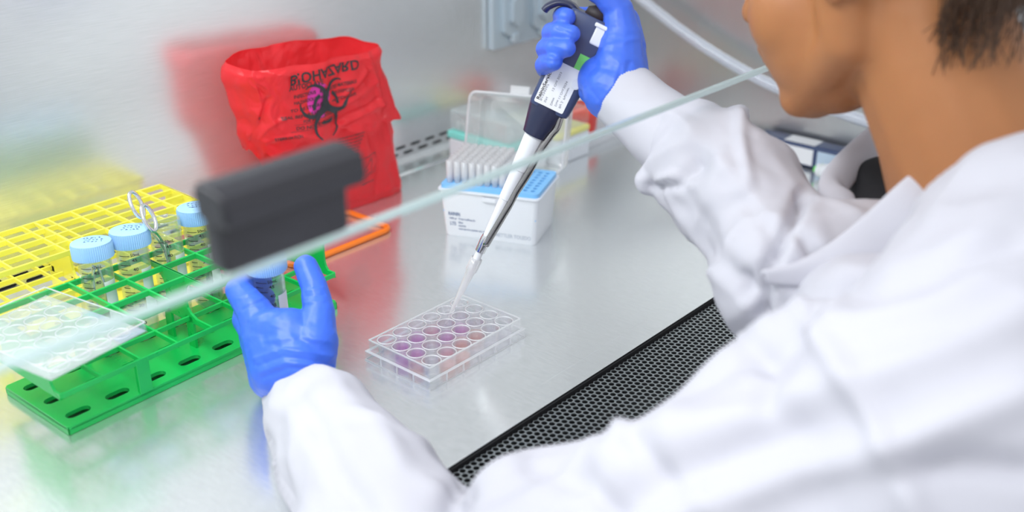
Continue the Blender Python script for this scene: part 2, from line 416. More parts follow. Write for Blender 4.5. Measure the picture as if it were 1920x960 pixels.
# outlet plate with two flip covers on the back wall
ox, oz = 1.193, 0.185
ot = empty('outlet_plate', (ox, WY, oz), 'grey double outlet plate with two flip covers on the back wall', 'outlet')
bm = bmesh.new(); box(bm, -0.074, 0.074, -0.011, -0.001, -0.060, 0.060, None, 0.002, 2); obj('plate', bm, 'grey_plate', ot)
for sx in (-0.034, 0.030):
    bm = bmesh.new(); prism(bm, rrect(-0.022, 0.022, -0.042, 0.042, 0.008), 0.011, 0.019, Matrix(((1, 0, 0, sx), (0, 0, -1, 0), (0, 1, 0, 0), (0, 0, 0, 1))))
    bmesh.ops.bevel(bm, geom=bm.edges[:], offset=0.0016, segments=2, affect='EDGES')
    fc = obj('flip_cover', bm, 'grey_plate', ot, angle=40)
    bm = bmesh.new(); prism(bm, rrect(-0.011, 0.011, -0.030, 0.016, 0.010), 0.019, 0.026, Matrix(((1, 0, 0, sx), (0, 0, -1, 0), (0, 1, 0, 0), (0, 0, 0, 1))))
    bmesh.ops.bevel(bm, geom=bm.edges[:], offset=0.003, segments=3, affect='EDGES'); obj('raised_bulge', bm, 'grey_plate', fc, angle=60)
    bm = bmesh.new(); box(bm, sx - 0.007, sx + 0.007, -0.022, -0.011, -0.053, -0.040, None, 0.002); obj('latch', bm, 'grey_plate', fc)
    bm = bmesh.new(); lathe(bm, [(0.003, 0), (0.003, 0.002), (0.0015, 0.003)], 12, Matrix(((1, 0, 0, sx), (0, 0, -1, -0.019), (0, 1, 0, 0.032), (0, 0, 0, 1)))); obj('screw', bm, 'chrome', fc)

# braided vacuum hose along the right wall
hpts = spline([(1.285, 1.0, 0.28), (1.29, 0.93, 0.222), (1.29, 0.873, 0.189), (1.29, 0.784, 0.146), (1.29, 0.697, 0.114), (1.29, 0.623, 0.096), (1.29, 0.509, 0.079), (1.29, 0.40, 0.072), (1.29, 0.33, 0.07)], 12)
hs = empty('vacuum_hose', hpts[0], 'clear hose with white braid running down along the right wall', 'hose')
hb = bmesh.new(); sweep(hb, [p - hpts[0] for p in hpts], 0.0076, 20); obj('wall', hb, 'hose', hs, True)
hb = bmesh.new(); sweep(hb, [p - hpts[0] for p in hpts], 0.0050, 14); obj('bore', hb, 'tipclear', hs, True)
def braid():
    bm = bmesh.new(); P = [p - hpts[0] for p in hpts]; L = [0]
    for a, b in zip(P, P[1:]): L.append(L[-1] + (b - a).length)
    def pos(s, ang):
        k = 0
        while k < len(L) - 2 and L[k + 1] < s: k += 1
        t = (s - L[k]) / (L[k + 1] - L[k]); p = P[k].lerp(P[k + 1], t); d = (P[k + 1] - P[k]).normalized()
        u = Vector((1, 0, 0)); w = d.cross(u).normalized()
        return p + (u * math.cos(ang) + w * math.sin(ang)) * 0.0073
    for sgn in (1, -1):
        for k in range(8):
            n = int(L[-1] / 0.0022); pts = [pos(L[-1] * i / n, sgn * (L[-1] * i / n) / 0.021 * 2 * PI + k * PI / 4) for i in range(n + 1)]
            sweep(bm, pts, 0.0006, 4, cap=False)
    return bm
obj('braid', braid(), 'thread', hs)

# ---------------------------------------------------------------- green 50 mL tube rack
GA = math.radians(1.8)
def rack(name, loc, rot, m, label, nu, nv, pu, pv, zs, label_cat='tube rack'):
    """zs = (base, lower grid, upper grid) heights"""
    r = empty(name, loc, label, label_cat, rot=(0, 0, rot))
    Lx, Ly = nu * pu, nv * pv; zb, zm, zt = zs
    holes = [slotpoly(pu * (i + .5), yy, pu * 0.60, pv * 0.31) for i in range(nu) for yy in [(j + .45) * pv for j in range(nv)]]
    b = holed('base_plate', rrect(0, Lx, 0, Ly, 0.003), holes, zb - 0.0035, zb, m, r)
    bm = bmesh.new()
    for (a, c, e, f) in ((0, Lx, 0, 0.002), (0, Lx, Ly - 0.002, Ly), (0, 0.002, 0, Ly), (Lx - 0.002, Lx, 0, Ly)): box(bm, a, c, e, f, 0.0, zb - 0.001, None, 0.0006, 1)
    obj('base_rim', bm, m, r)
    for nm, z, h in (('lower_grid', zm, 0.0050), ('upper_grid', zt, 0.0056)):
        bm = bmesh.new(); w = 0.0021 if pu > 0.03 else 0.0018
        for i in range(nu + 1): box(bm, i * pu - w / 2, i * pu + w / 2, 0, Ly, z - h, z, None, 0.0005, 1)
        for j in range(nv + 1): box(bm, 0, Lx, j * pv - w / 2, j * pv + w / 2, z - h, z + 0.0001, None, 0.0005, 1)
        obj(nm, bm, m, r)
    def web(u, z0, z1, waist):
        bm = bmesh.new(); n = 10; poly = []
        for k in range(n + 1):
            t = k / n; e = waist * (1 - abs(2 * t - 1) ** 4); poly.append((e, z0 + (z1 - z0) * t))
        poly += [(Ly - a, z) for a, z in reversed(poly)]
        prism(bm, poly, u - 0.0012, u + 0.0012, Matrix(((0, 0, 1, 0), (1, 0, 0, 0), (0, 1, 0, 0), (0, 0, 0, 1))))
        return bm
    for u in (0.0, Lx): obj('end_panel', web(u, zm - 0.006, zt, pv * 0.42), m, r)
    obj('centre_panel', web(Lx / 2, zm - 0.006, zt, pv * 1.05), m, r)
    for u in (2 * pu, Lx - 2 * pu):
        for v in (0.0, Ly):
            bm = bmesh.new(); s = 1 if v == 0 else -1
            box(bm, u - 0.006, u + 0.006, v - 0.0012, v + 0.0012, zb - 0.001, zm, None, 0.0004, 1); box(bm, u - 0.0058, u - 0.0042, *sorted((v, v + s * 0.0032)), zb - 0.001, zm - 0.004); box(bm, u + 0.0042, u + 0.0058, *sorted((v, v + s * 0.0032)), zb - 0.001, zm - 0.004)
            obj('post', bm, m, r)
    for v in (pv, Ly - pv):
        bm = bmesh.new(); box(bm, Lx / 2 - 0.0012, Lx / 2 + 0.0012, v - 0.005, v + 0.005, zb - 0.001, zm); obj('post', bm, m, r)
    return r
green = rack('green_tube_rack', (0.3118, 0.745, 0), GA, 'green', 'bright green plastic rack holding the blue capped tubes', 8, 3, 0.03625, 0.0337, (0.008, 0.040, 0.080))
GM = Matrix.Translation((0.3118, 0.745, 0)) @ Matrix.Rotation(GA, 4, 'Z')
yel = rack('yellow_tube_rack', (0.5703 - 11 * 0.0259, 0.9135, 0), 0.0, 'yellow', 'empty bright yellow plastic rack standing against the back wall', 11, 4, 0.0259, 0.0224, (0.006, 0.040, 0.080))

# ---------------------------------------------------------------- 50 mL tubes
def tube_parts(root, capped=True, fill=0.07, ink=None, marks=True, nums=True):
    """tube about local z, bottom tip at z = 0, rim at z = .108"""
    bm = bmesh.new()
    lathe(bm, [(0.0028, 0.0), (0.0032, 0.0008), (0.0136, 0.0148), (0.0140, 0.017), (0.0143, 0.095), (0.0143, 0.108), (0.0131, 0.108), (0.0131, 0.095), (0.0129, 0.017), (0.0126, 0.0152), (0.0022, 0.0016)], 36, cap=True)
    obj('tube_body', bm, 'tube', root, angle=40)
    if not capped:
        bm = bmesh.new()
        for z in (0.0955, 0.099, 0.1025): lathe(bm, [(0.0142, z), (0.0152, z + 0.0008), (0.0142, z + 0.0016)], 36, cap=False)
        lathe(bm, [(0.0142, 0.1065), (0.0147, 0.107), (0.0147, 0.1085), (0.0129, 0.1085), (0.0129, 0.107)], 36, cap=False)
        obj('screw_thread', bm, 'tube', root, True)
    if fill:
        bm = bmesh.new(); lathe(bm, [(0.0018, 0.002), (0.0121, 0.0155), (0.0127, 0.018), (0.0129, fill)], 32); obj('liquid', bm, 'liquid', root, angle=40)
    R = 0.01445
    def fn(x, y): a = x / R; return Vector((R * math.cos(a), R * math.sin(a), y))
    # writing patch and graduations face the camera side (local angle near -90 degrees + offset)
    a0 = -2.55 * R
    if marks:
        segs = []
        for k in range(0, 17):
            z = 0.090 - k * 0.0044; L = 0.010 if k % 2 == 0 else 0.0065
            n = 5; segs.append([(a0 - 0.006 + L * i / n, z) for i in range(n + 1)])
        strips('graduation_marks', segs, 0.00065, fn, 'ink', root)
        if nums:
            it = [('50mL', a0 + 0.0048, 0.0895, 0.0040, 0.0085, False)]
            for k, t in enumerate(('45', '40', '35', '30', '25', '20', '15', '10')): it.append((t, a0 + 0.0055, 0.0890 - 0.0044 - k * 0.0088, 0.0040, 0.0046, False))
            write('scale_numbers', it, fn, 'ink', root)
    V, F = [], []; n = 8; x0, x1 = a0 + 0.0125, a0 + 0.026
    for i in range(n + 1):
        for z in (0.028, 0.076): V.append(tuple(fn(x0 + (x1 - x0) * i / n, z)))
    for i in range(n): F.append((2 * i, 2 * i + 2, 2 * i + 3, 2 * i + 1))
    me = bpy.data.meshes.new('writing_patch'); me.from_pydata(V, [], F); link('writing_patch', me, 'patch', root)
    if capped:
        bm = bmesh.new()
        lathe(bm, [(0.0150, 0.0965), (0.0176, 0.0965), (0.0178, 0.0975), (0.0178, 0.1085), (0.0171, 0.1105), (0.0150, 0.1112), (0.0, 0.1113)], 120, ridge_rng=(0.0965, 0.1086), ridge_amt=0.0009)
        cp = obj('screw_cap', bm, 'cap', root, angle=25)
        if ink is not None:
            rnd = random.Random(ink); segs = []
            for row in range(3):
                y = 0.006 - row * 0.005; x = -0.009 + rnd.random() * 0.003
                for k in range(5):
                    g = [(x + rnd.random() * 0.0028, y + rnd.random() * 0.003) for _ in range(4)]; segs.append(g); x += 0.0034
            ca, sa = math.cos(-0.7), math.sin(-0.7)
            strips('handwriting', segs, 0.0006, lambda x, y: Vector((x * ca - y * sa, x * sa + y * ca, 0.1115)), 'ink_blue', cp)
def place_tube(root, bottom, top):
    m = frame(bottom, top, (0, 0, 1)); d = (Vector(top) - Vector(bottom)).normalized()
    q = Vector((0, 0, 1)).rotation_difference(d); root.rotation_mode = 'QUATERNION'; root.rotation_quaternion = q; root.location = bottom
def cell(i, j, z): return GM @ Vector(((i + 0.5) * 0.03625, (j + 0.46) * 0.0337, z))
tubes = [(2, (172, 469), 1, True, 0.072, 'blue capped tube with forceps inside, leftmost in the green rack'),
         (3, (245, 447), 2, True, 0.0, 'blue capped empty tube between the leftmost tube and the open tube'),
         (4, (302, 405), None, False, 0.0, 'open uncapped tube in the green rack with scissors standing in it'),
         (5, (366, 405), 4, True, 0.078, 'blue capped tube right of the open tube with scissors'),
         (6, (410, 384), 5, True, 0.072, 'blue capped tube half hidden by the left end of the black handle'),
         (7, None, 6, True, 0.05, 'blue capped tube in the green rack directly behind the black handle')]
TUBES = {}
for (i, cp_, ink, cap_, fill, lab) in tubes:
    t = empty('centrifuge_tube', (0, 0, 0), lab, 'tube', 'blue capped tubes in the green rack' if cap_ else None)
    tube_parts(t, cap_, fill, ink)
    b = cell(i, 2, 0.0055); top = atz(cp_[0], cp_[1], 0.106) if cap_ and cp_ else (atz(cp_[0], cp_[1] + 3, 0.106) if cp_ else cell(i, 2, 0.12))
    d = top - b
    h = Vector((d.x, d.y, 0)); h = h.normalized() * min(0.0032, h.length * 0.3) if h.length > 1e-4 else h
    b0 = b - h; place_tube(t, b0, b0 + Vector((h.x * 2, h.y * 2, 0.076))); TUBES[i] = t
heldt = empty('centrifuge_tube', (0, 0, 0), 'blue capped tube gripped by the left gloved hand in front of the green rack', 'tube')
tube_parts(heldt, True, 0.06, 9)
hb0 = Vector((0.4905, 0.704, 0.004)); place_tube(heldt, hb0, hb0 + Vector((-0.004, -0.002, 0.105)))

# scissors standing in the open tube
t4 = TUBES[4]; ax0 = Vector(t4.location); axd = t4.rotation_quaternion @ Vector((0, 0, 1))
sc = empty('scissors', ax0 + axd * 0.02, 'small polished surgical scissors standing in the open tube', 'scissors')
def rel(o, p): return Vector(p) - o.location
low = ax0 + axd * 0.022; dS = 0.955
r1c, r2c = at(256, 384, dS + 0.012), at(279, 409, dS)
for k, rc in enumerate((r1c, r2c)):
    n = 26; pl = []
    e1 = (at(256 + 8, 384 - 24, dS) - at(256 - 8, 384 + 24, dS)); e1 = (at(248, 362, dS) - at(266, 406, dS)).normalized(); e2 = (FW * 0.92 + RT * 0.42).normalized()
    e2 = (e2 - e1 * e2.dot(e1)).normalized()
    for i in range(n):
        a = 2 * PI * i / n; pl.append(rc - sc.location + e1 * 0.0125 * math.cos(a) + e2 * 0.0068 * math.sin(a))
    bm = bmesh.new(); sweep(bm, pl, 0.0018, 10, closed=True)
    st = rc - e1 * 0.0125 - sc.location; mid = (ax0 + axd * 0.078 + RT * (-0.004 + 0.003 * k)) - sc.location; en = low + RT * (0.002 - 0.004 * k) - sc.location
    sweep(bm, spline([st, st.lerp(mid, .5) - RT * 0.002 * (1 - 2 * k) * 0.3, mid, en], 6), [0.0016] * 10 + [0.002] * 6 + [0.0014, 0.001, 0.0006], 8, flat=(1.2, 0.7))
    obj('scissor_half', bm, 'chrome', sc, True)
# forceps in the first tube
t2_ = TUBES[2]; a0_, ad_ = Vector(t2_.location), t2_.rotation_quaternion @ Vector((0, 0, 1))
fo = empty('forceps', a0_ + ad_ * 0.02, 'grey steel forceps standing inside the leftmost capped tube', 'forceps')
for sgn in (1, -1):
    bm = bmesh.new(); pts = [ad_ * z + RT * (sgn * w) + FW * 0.0 for z, w in ((0.0, 0.001), (0.02, 0.0045), (0.05, 0.0048), (0.068, 0.0012))]
    sweep(bm, spline(pts, 6), 0.0022, 8, flat=(1.3, 0.35)); obj('arm', bm, 'chrome', fo, True)

# ---------------------------------------------------------------- upturned well plate lid on the rack
lz = 0.083
P1, P2, P3 = Vector((.3545, .835, 0)), Vector((.376, .7135, 0)), Vector((.2885, .6875, 0))
ex = (P2 - P1).normalized(); ey = Vector((ex.y, -ex.x, 0)); ey = ey if ey.dot(P3 - P2) > 0 else -ey
LM = Matrix((ex, ey, ex.cross(ey))).transposed().to_4x4()
if ex.cross(ey).z < 0: LM = Matrix((ex, ey, Vector((0, 0, 1)))).transposed().to_4x4()
LM.translation = P1 + Vector((0, 0, 0.0812))
lid = empty('plate_cover', (0, 0, 0), 'clear upturned lid of the well plate lying on the left end of the green rack', 'lid')
lid.matrix_world = LM
LW, LD, LH = 0.1235, 0.0905, 0.0085
bm = bmesh.new(); box(bm, 0.001, LW - 0.001, 0.001, LD - 0.001, 0, 0.0013, None, 0.0004, 1); obj('top_sheet', bm, 'lidclear', lid)
bm = bmesh.new()
for (a, b, c, d) in ((0, LW, 0, 0.0013), (0, LW, LD - 0.0013, LD), (0, 0.0013, 0.0013, LD - 0.0013), (LW - 0.0013, LW, 0.0013, LD - 0.0013)): box(bm, a, b, c, d, 0, LH, None, 0.0004, 1)
obj('side_wall', bm, 'clear', lid)
bm = bmesh.new(); sweep(bm, [(x, y, LH) for x, y in rrect(0.0006, LW - 0.0006, 0.0006, LD - 0.0006, 0.001, 2)], 0.0006, 6, closed=True); obj('wall_edge', bm, 'clear_edge', lid)
bm = bmesh.new()
for i in range(6):
    for j in range(4):
        cx, cy = LW / 2 + (i - 2.5) * 0.0193, LD / 2 + (j - 1.5) * 0.0193
        sweep(bm, [(cx + 0.0085 * math.cos(a), cy + 0.0085 * math.sin(a), 0.0016) for a in [2 * PI * k / 28 for k in range(28)]], 0.00045, 6, closed=True)
obj('moulded_rings', bm, 'clear_edge', lid, True)
bm = bmesh.new()
# ---------------------------------------------------------------- 24 well plate
bm.free()
PW, PD, PH = 0.1280, 0.0835, 0.0200
plate = empty('well_plate', (0.5518, 0.5735, 0.0), 'clear multiwell culture plate with pink and purple medium under the pipette tip', 'well plate', rot=(0, 0, math.radians(0.3)))
bm = bmesh.new(); e = 0.0012
for (a, b, c, d) in ((0, PW, 0, e), (0, PW, PD - e, PD), (0, e, e, PD - e), (PW - e, PW, e, PD - e)): box(bm, a, b, c, d, 0, 0.0085, None, 0.0003, 1)
obj('skirt', bm, 'clear', plate)
bm = bmesh.new()
for (a, b, c, d, z0, z1) in ((0, PW, 0, 0.003, 0.0082, 0.0094), (0, PW, PD - 0.003, PD, 0.0082, 0.0094), (0, 0.003, 0.003, PD - 0.003, 0.0082, 0.0094), (PW - 0.003, PW, 0.003, PD - 0.003, 0.0082, 0.0094)): box(bm, a, b, c, d, z0, z1, None, 0.0003, 1)
for x_ in [PW * k / 6 for k in range(1, 6)]: box(bm, x_ - .0005, x_ + .0005, -0.0002, 0.0012, 0.001, 0.0085); box(bm, x_ - .0005, x_ + .0005, PD - 0.0012, PD, 0.001, 0.0085)
for y_ in [PD * k / 4 for k in range(1, 4)]: box(bm, -0.0002, 0.0012, y_ - .0005, y_ + .0005, 0.001, 0.0085); box(bm, PW - 0.0012, PW, y_ - .0005, y_ + .0005, 0.001, 0.0085)
for (a, b, c, d) in ((0, PW, -0.0004, 0.0005), (0, PW, PD - 0.0005, PD), (-0.0004, 0.0005, 0, PD), (PW - 0.0005, PW, 0, PD)): box(bm, a, b, c, d, 0, 0.0009)
obj('ledge', bm, 'clear_edge', plate)
i0 = 0.0028
bm = bmesh.new()
for (a, b, c, d) in ((i0, PW - i0, i0, i0 + e), (i0, PW - i0, PD - i0 - e, PD - i0), (i0, i0 + e, i0 + e, PD - i0 - e), (PW - i0 - e, PW - i0, i0 + e, PD - i0 - e)): box(bm, a, b, c, d, 0.0094, PH, None, 0.0003, 1)
obj('upper_wall', bm, 'clear', plate)
bm = bmesh.new()
for (a, b, c, d) in ((i0, PW - i0, i0, i0 + e), (i0, PW - i0, PD - i0 - e, PD - i0), (i0, i0 + e, i0, PD - i0), (PW - i0 - e, PW - i0, i0, PD - i0)): box(bm, a, b, c, d, PH - 0.0004, PH + 0.0006)
obj('top_rim', bm, 'clear_edge', plate)
cents = [(PW / 2 + (i - 2.5) * 0.0193, PD / 2 + (j - 1.5) * 0.0190) for i in range(6) for j in range(4)]
holes = [[(cx + 0.0080 * math.cos(2 * PI * k / 28), cy + 0.0080 * math.sin(2 * PI * k / 28)) for k in range(28)] for cx, cy in cents]
holed('deck', rrect(i0 + e, PW - i0 - e, i0 + e, PD - i0 - e, 0.003), holes, 0.0170, 0.0180, 'clear', plate)
fills = {(0, 0): None, (0, 1): 'salmon', (0, 2): 'purple', (0, 3): 'water', (1, 0): 'salmon', (1, 1): 'water', (1, 2): 'purple', (1, 3): 'purple',
         (2, 0): 'salmon', (2, 1): 'pink', (2, 2): 'water', (2, 3): 'purple', (3, 0): 'water', (3, 1): 'salmon', (3, 2): 'purple', (3, 3): 'pink',
         (4, 0): 'water', (4, 1): 'salmon', (4, 2): 'purple', (4, 3): 'water', (5, 0): 'water', (5, 1): 'water', (5, 2): 'water', (5, 3): 'water'}
wm = lm = None
for k, (cx, cy) in enumerate(cents):
    i, j = k // 4, k % 4
    if wm is None:
        bm = bmesh.new(); lathe(bm, [(0.0, 0.0015), (0.0076, 0.0015), (0.0080, 0.0185), (0.0088, 0.0190), (0.0088, 0.0183), (0.0082, 0.0180), (0.0079, 0.0010), (0.0, 0.0010)], 30, cap=False)
        w0 = obj('well', bm, 'clear', plate, angle=40); wm = w0.data; w0.location = (cx, cy, 0)
        bm = bmesh.new(); sweep(bm, [(0.0085 * math.cos(2 * PI * q / 30), 0.0085 * math.sin(2 * PI * q / 30), 0.0190) for q in range(30)], 0.0006, 6, closed=True)
        r0 = obj('rim', bm, 'clear_edge', w0, True); rm = r0.data; w = w0
    else:
        w = link('well', wm, None, plate); w.location = (cx, cy, 0); link('rim', rm, None, w)
    f = fills[(i, j)]
    if f:
        bm = bmesh.new(); lathe(bm, [(0.0, 0.0017), (0.0074, 0.0017), (0.0076, 0.0075), (0.0, 0.0072)], 26, cap=False); obj('medium', bm, f, w, angle=40)

# ---------------------------------------------------------------- orange frame lying on the surface
of = bmesh.new(); fr = rrect(0.632, 0.773, 0.8575, 0.938, 0.012, 6)
sweep(of, [(x - 0.70, y - 0.90, 0.0036) for x, y in fr], 0.0034, 10, closed=True)
of = obj('orange_frame', of, 'orange', None, True); of.location = (0.70, 0.90, 0)
tag(of, 'orange rectangular rim with rounded corners lying right of the green rack', 'frame')

# ---------------------------------------------------------------- tip box
F0 = Vector((.8494, .704, 0)); E1 = Vector((-.0428, .0991, 0)).normalized(); E2 = Vector((.0664, .0249, 0)).normalized(); E2 = (E2 - E1 * E2.dot(E1)).normalized()
ctr = F0 + E1 * 0.054 + E2 * 0.0365
TB = Matrix((E2, E1, Vector((0, 0, 1)))).transposed().to_4x4()
if TB.to_3x3().determinant() < 0: raise RuntimeError
TB.translation = ctr
tb = empty('tip_box', (0, 0, 0), 'white pipette tip box with light blue deck and its clear lid open', 'tip box'); tb.matrix_world = TB
def shell(bm, profile, r=0.006):
    """rounded rectangular shell: profile = [(half x, half y, z)]"""
    rings = []
    for hx, hy, z in profile:
        rings.append([bm.verts.new((x, y, z)) for x, y in rrect(-hx, hx, -hy, hy, r, 5)])
    n = len(rings[0])
    for a, b in zip(rings, rings[1:]):
        for i in range(n): j = (i + 1) % n; bm.faces.new((a[i], a[j], b[j], b[i]))
    return rings
bm = bmesh.new(); rr = shell(bm, [(0.0362, 0.054, 0.0), (0.0368, 0.0546, 0.001), (0.0412, 0.0585, 0.056), (0.0435, 0.0608, 0.0565), (0.0435, 0.0608, 0.0585), (0.040, 0.0575, 0.0585)])
bm.faces.new(list(reversed(rr[0]))); obj('box_body', bm, 'box', tb, angle=30)
hol = [[(0.0086 * (i - 3.5) + 0.0028 * math.cos(a), 0.0090 * (j - 5.5) + 0.0028 * math.sin(a)) for a in [2 * PI * k / 12 for k in range(12)]] for i in range(8) for j in range(12)]
dk = holed('deck', rrect(-0.0405, 0.0405, -0.0580, 0.0580, 0.006), hol, 0.0586, 0.0632, 'bluedeck', tb)
bm = bmesh.new(); box(bm, -0.0445, -0.0433, -0.010, 0.006, 0.049, 0.054, None, 0.0008); obj('latch', bm, 'box', tb)
bm = bmesh.new(); box(bm, -0.038, 0.038, -0.055, 0.055, 0.030, 0.032); obj('inner_floor', bm, 'bluedeck', tb)
def fbox(x, y):    # front face of the box (local -x side); x runs from the left corner as seen, y is height
    z = y; hx = 0.0368 + (0.0412 - 0.0368) * (z / 0.056) + 0.00015
    return Vector((-hx, 0.0546 - x, z))
write('printed_lettering', [('RAININ', 0.006, 0.0262, 0.0062, 0.0140, False), ('LTS', 0.0075, 0.0140, 0.0058, 0.0070, False),
      ('1000 µL', 0.0070, 0.0215, 0.0030, 0.009, False), ('TerraRack', 0.0175, 0.0215, 0.0030, 0.021, False), ('filter', 0.0175, 0.0170, 0.0028, 0.006, False), ('sterile', 0.0175, 0.0130, 0.0028, 0.009, False), ('rack tips for pipette use only', 0.0175, 0.0090, 0.0028, 0.034, False)], fbox, 'ink_blue', tb)
write('embossed_lettering', [('METTLER TOLEDO', 0.062, 0.0062, 0.0062, 0.0420, False)], fbox, mat('pale_grey_print', (0.50, 0.55, 0.63), 0.5), tb)
# open lid hinged on the far long side
LT = Matrix.Translation((0.0435, 0, 0.060)) @ Matrix.Rotation(math.radians(18), 4, 'Y')
lh_ = bpy.data.objects.new('lid', None)
bm = bmesh.new(); ld = []
for hx, hy, z in ((0.0, 0.0, 0),): pass
def lidshell(bm):
    rings = []
    for ins, zz in ((0.0, 0.0), (0.0006, 0.012), (0.003, 0.038), (0.008, 0.042)):
        rings.append([bm.verts.new(LT @ Vector((0.004 + zz, y, x))) for x, y in rrect(0.0 + ins, 0.086 - ins, -0.061 + ins, 0.061 - ins, 0.009, 6)])
    n = len(rings[0])
    for a, b in zip(rings, rings[1:]):
        for i in range(n): j = (i + 1) % n; bm.faces.new((a[i], a[j], b[j], b[i]))
    bm.faces.new(rings[-1])
lidshell(bm); lb = obj('lid', bm, 'lidclear', tb, angle=35)
bm = bmesh.new(); sweep(bm, [LT @ Vector((0.004, y, x)) for x, y in rrect(0.0, 0.086, -0.061, 0.061, 0.009, 6)], 0.0016, 8, closed=True); obj('lid_rim', bm, 'clear_edge', lb, True)
bm = bmesh.new(); box(bm, 0.006, 0.010, -0.012, 0.012, 0.085, 0.097, LT, 0.001); obj('lid_clasp', bm, 'clear_edge', lb)
# tips, each one a thing of its own
tipm = bpy.data.meshes.new('tip'); bm = bmesh.new()
lathe(bm, [(0.0026, -0.020), (0.0031, -0.002), (0.0034, 0.0), (0.0040, 0.001), (0.0041, 0.022), (0.0036, 0.022), (0.0034, 0.004)], 12, cap=False); bm.to_mesh(tipm); bm.free()
tipm.materials.append(M['tipclear']); tipm.polygons.foreach_set('use_smooth', [True] * len(tipm.polygons))
tip0 = None
for j in range(3, 12):
    for i in range(8):
        if j == 3 and i not in (6, 7): continue
        if tip0 is None: tip0 = bpy.data.objects.new('pipette_tip', tipm); o = tip0
        else: o = tip0.copy()
        COL.objects.link(o); o.location = TB @ Vector((0.0086 * (i - 3.5), 0.0090 * (j - 5.5), 0.0632 + (0.004 if j > 4 else 0)))
        o.rotation_euler = (0, 0, 0)
        tag(o, 'frosted clear pipette tip standing in the light blue deck of the open tip box', 'pipette tip', 'pipette tips standing in the open tip box')

# teal and yellow racks behind, tray with red box
tl = empty('tip_rack', (0.985, 0.862, 0), 'closed teal tip box with clear lid standing beside the wall slots', 'tip box')
bm = bmesh.new(); box(bm, 0, 0.078, 0, 0.108, 0, 0.038, None, 0.003); obj('box_body', bm, 'box', tl)
bm = bmesh.new(); box(bm, -0.0015, 0.0795, -0.0015, 0.1095, 0.038, 0.048, None, 0.002); obj('teal_band', bm, 'teal', tl)
bm = bmesh.new(); box(bm, 0.0005, 0.0775, 0.0005, 0.1075, 0.0485, 0.078, None, 0.005, 3); lc = obj('clear_lid', bm, 'lidclear', tl, angle=40)
bm = bmesh.new()
for i in range(7):
    for j in range(10): lathe(bm, [(0.0032, 0.0482), (0.0034, 0.060)], 8, Matrix.Translation((0.010 + 0.0095 * i, 0.010 + 0.0098 * j, 0)))
tag(obj('tip_heads', bm, 'tipclear', tl, True), kind='stuff')
yl = empty('yellow_topped_rack', (1.072, 0.851, 0), 'pale tip rack with yellow deck behind the open lid', 'tip rack')
bm = bmesh.new(); box(bm, 0, 0.070, 0, 0.115, 0, 0.036, None, 0.002)
for k in range(9): box(bm, 0.003 + k * 0.0078, 0.006 + k * 0.0078, -0.0015, 0.0, 0.002, 0.034)
obj('ribbed_body', bm, 'box', yl)
bm = bmesh.new(); box(bm, -0.001, 0.071, -0.001, 0.116, 0.0362, 0.044, None, 0.002); obj('yellow_deck', bm, 'paleyellow', yl)
bm = bmesh.new(); box(bm, 0.0, 0.070, 0.0, 0.115, 0.0445, 0.070, None, 0.004, 3); obj('clear_lid', bm, 'clear', yl)
ty = empty('white_tray', (1.152, 0.866, 0), 'white tray holding the red container beside the gloved wrist', 'tray')
bm = bmesh.new(); box(bm, 0, 0.15, 0, 0.10, 0, 0.003, None, 0.001)
for (a, b, c, d) in ((0, .15, 0, .003), (0, .15, .097, .1), (0, .003, 0, .1), (.147, .15, 0, .1)): box(bm, a, b, c, d, 0.003, 0.014, None, 0.001)
obj('tray_body', bm, 'pwhite', ty)
bm = bmesh.new(); sweep(bm, [(x, y, 0.014) for x, y in rrect(-0.002, 0.152, -0.002, 0.102, 0.006)], 0.002, 8, closed=True); obj('rolled_rim', bm, 'pwhite', ty, True)
rc = empty('red_container', (1.20, 0.915, 0.003), 'small red lidded container on the white tray', 'container')
bm = bmesh.new(); lathe(bm, [(0.026, 0.0), (0.029, 0.030)], 32); obj('cup', bm, 'redcap', rc, angle=40)
bm = bmesh.new(); lathe(bm, [(0.031, 0.030), (0.0315, 0.040), (0.029, 0.042), (0.0, 0.042)], 32, cap=False); obj('lid', bm, 'redcap', rc, angle=40)

# ---------------------------------------------------------------- red biohazard bag
def pix(c):
    v = c - CP; f = max(v.dot(FW), 0.05); return 960 + FPX * v.dot(RT) / f, 480 - FPX * v.dot(UP) / f
def near(px, py, pl):
    best = 1e9
    for (x0, y0), (x1, y1) in zip(pl, pl[1:]):
        dx, dy = x1 - x0, y1 - y0; t = max(0, min(1, ((px - x0) * dx + (py - y0) * dy) / (dx * dx + dy * dy)))
        best = min(best, (px - x0 - dx * t) ** 2 + (py - y0 - dy * t) ** 2)
    return best
def crests(c, n, table):
    if n.dot(c - CP) > 0: return 0.0
    px, py = pix(c); k = 0.0
    for pl, a, w in table:
        d = near(px, py, pl)
        if d < 9 * w * w: k += a * 1.2 * math.exp(-d / (w * w))
    return k

BAG_FOLDS = [([(458, 122), (480, 160), (487, 200), (465, 255)], .0026, 5), ([(472, 150), (502, 185), (492, 230), (472, 264)], -.0024, 5), ([(465, 132), (520, 138), (565, 146)], .0016, 4), ([(478, 265), (500, 240), (532, 224)], .0024, 4), ([(498, 266), (545, 256), (600, 260)], .0020, 4),
    ([(688, 98), (700, 140), (716, 196)], .0026, 5), ([(690, 130), (668, 160), (640, 182)], .0022, 4), ([(706, 150), (680, 176), (640, 200), (600, 226)], .0022, 5), ([(712, 182), (690, 200), (650, 216), (625, 234)], -.0022, 4), ([(718, 196), (690, 209), (640, 234)], .0024, 4),
    ([(500, 150), (530, 190), (520, 240)], -.0016, 6), ([(585, 215), (580, 250)], .0014, 5), ([(722, 222), (736, 290), (748, 350)], .0024, 5), ([(690, 240), (712, 300), (704, 368)], -.0020, 6), ([(660, 376), (700, 368), (742, 350)], .0020, 4)]
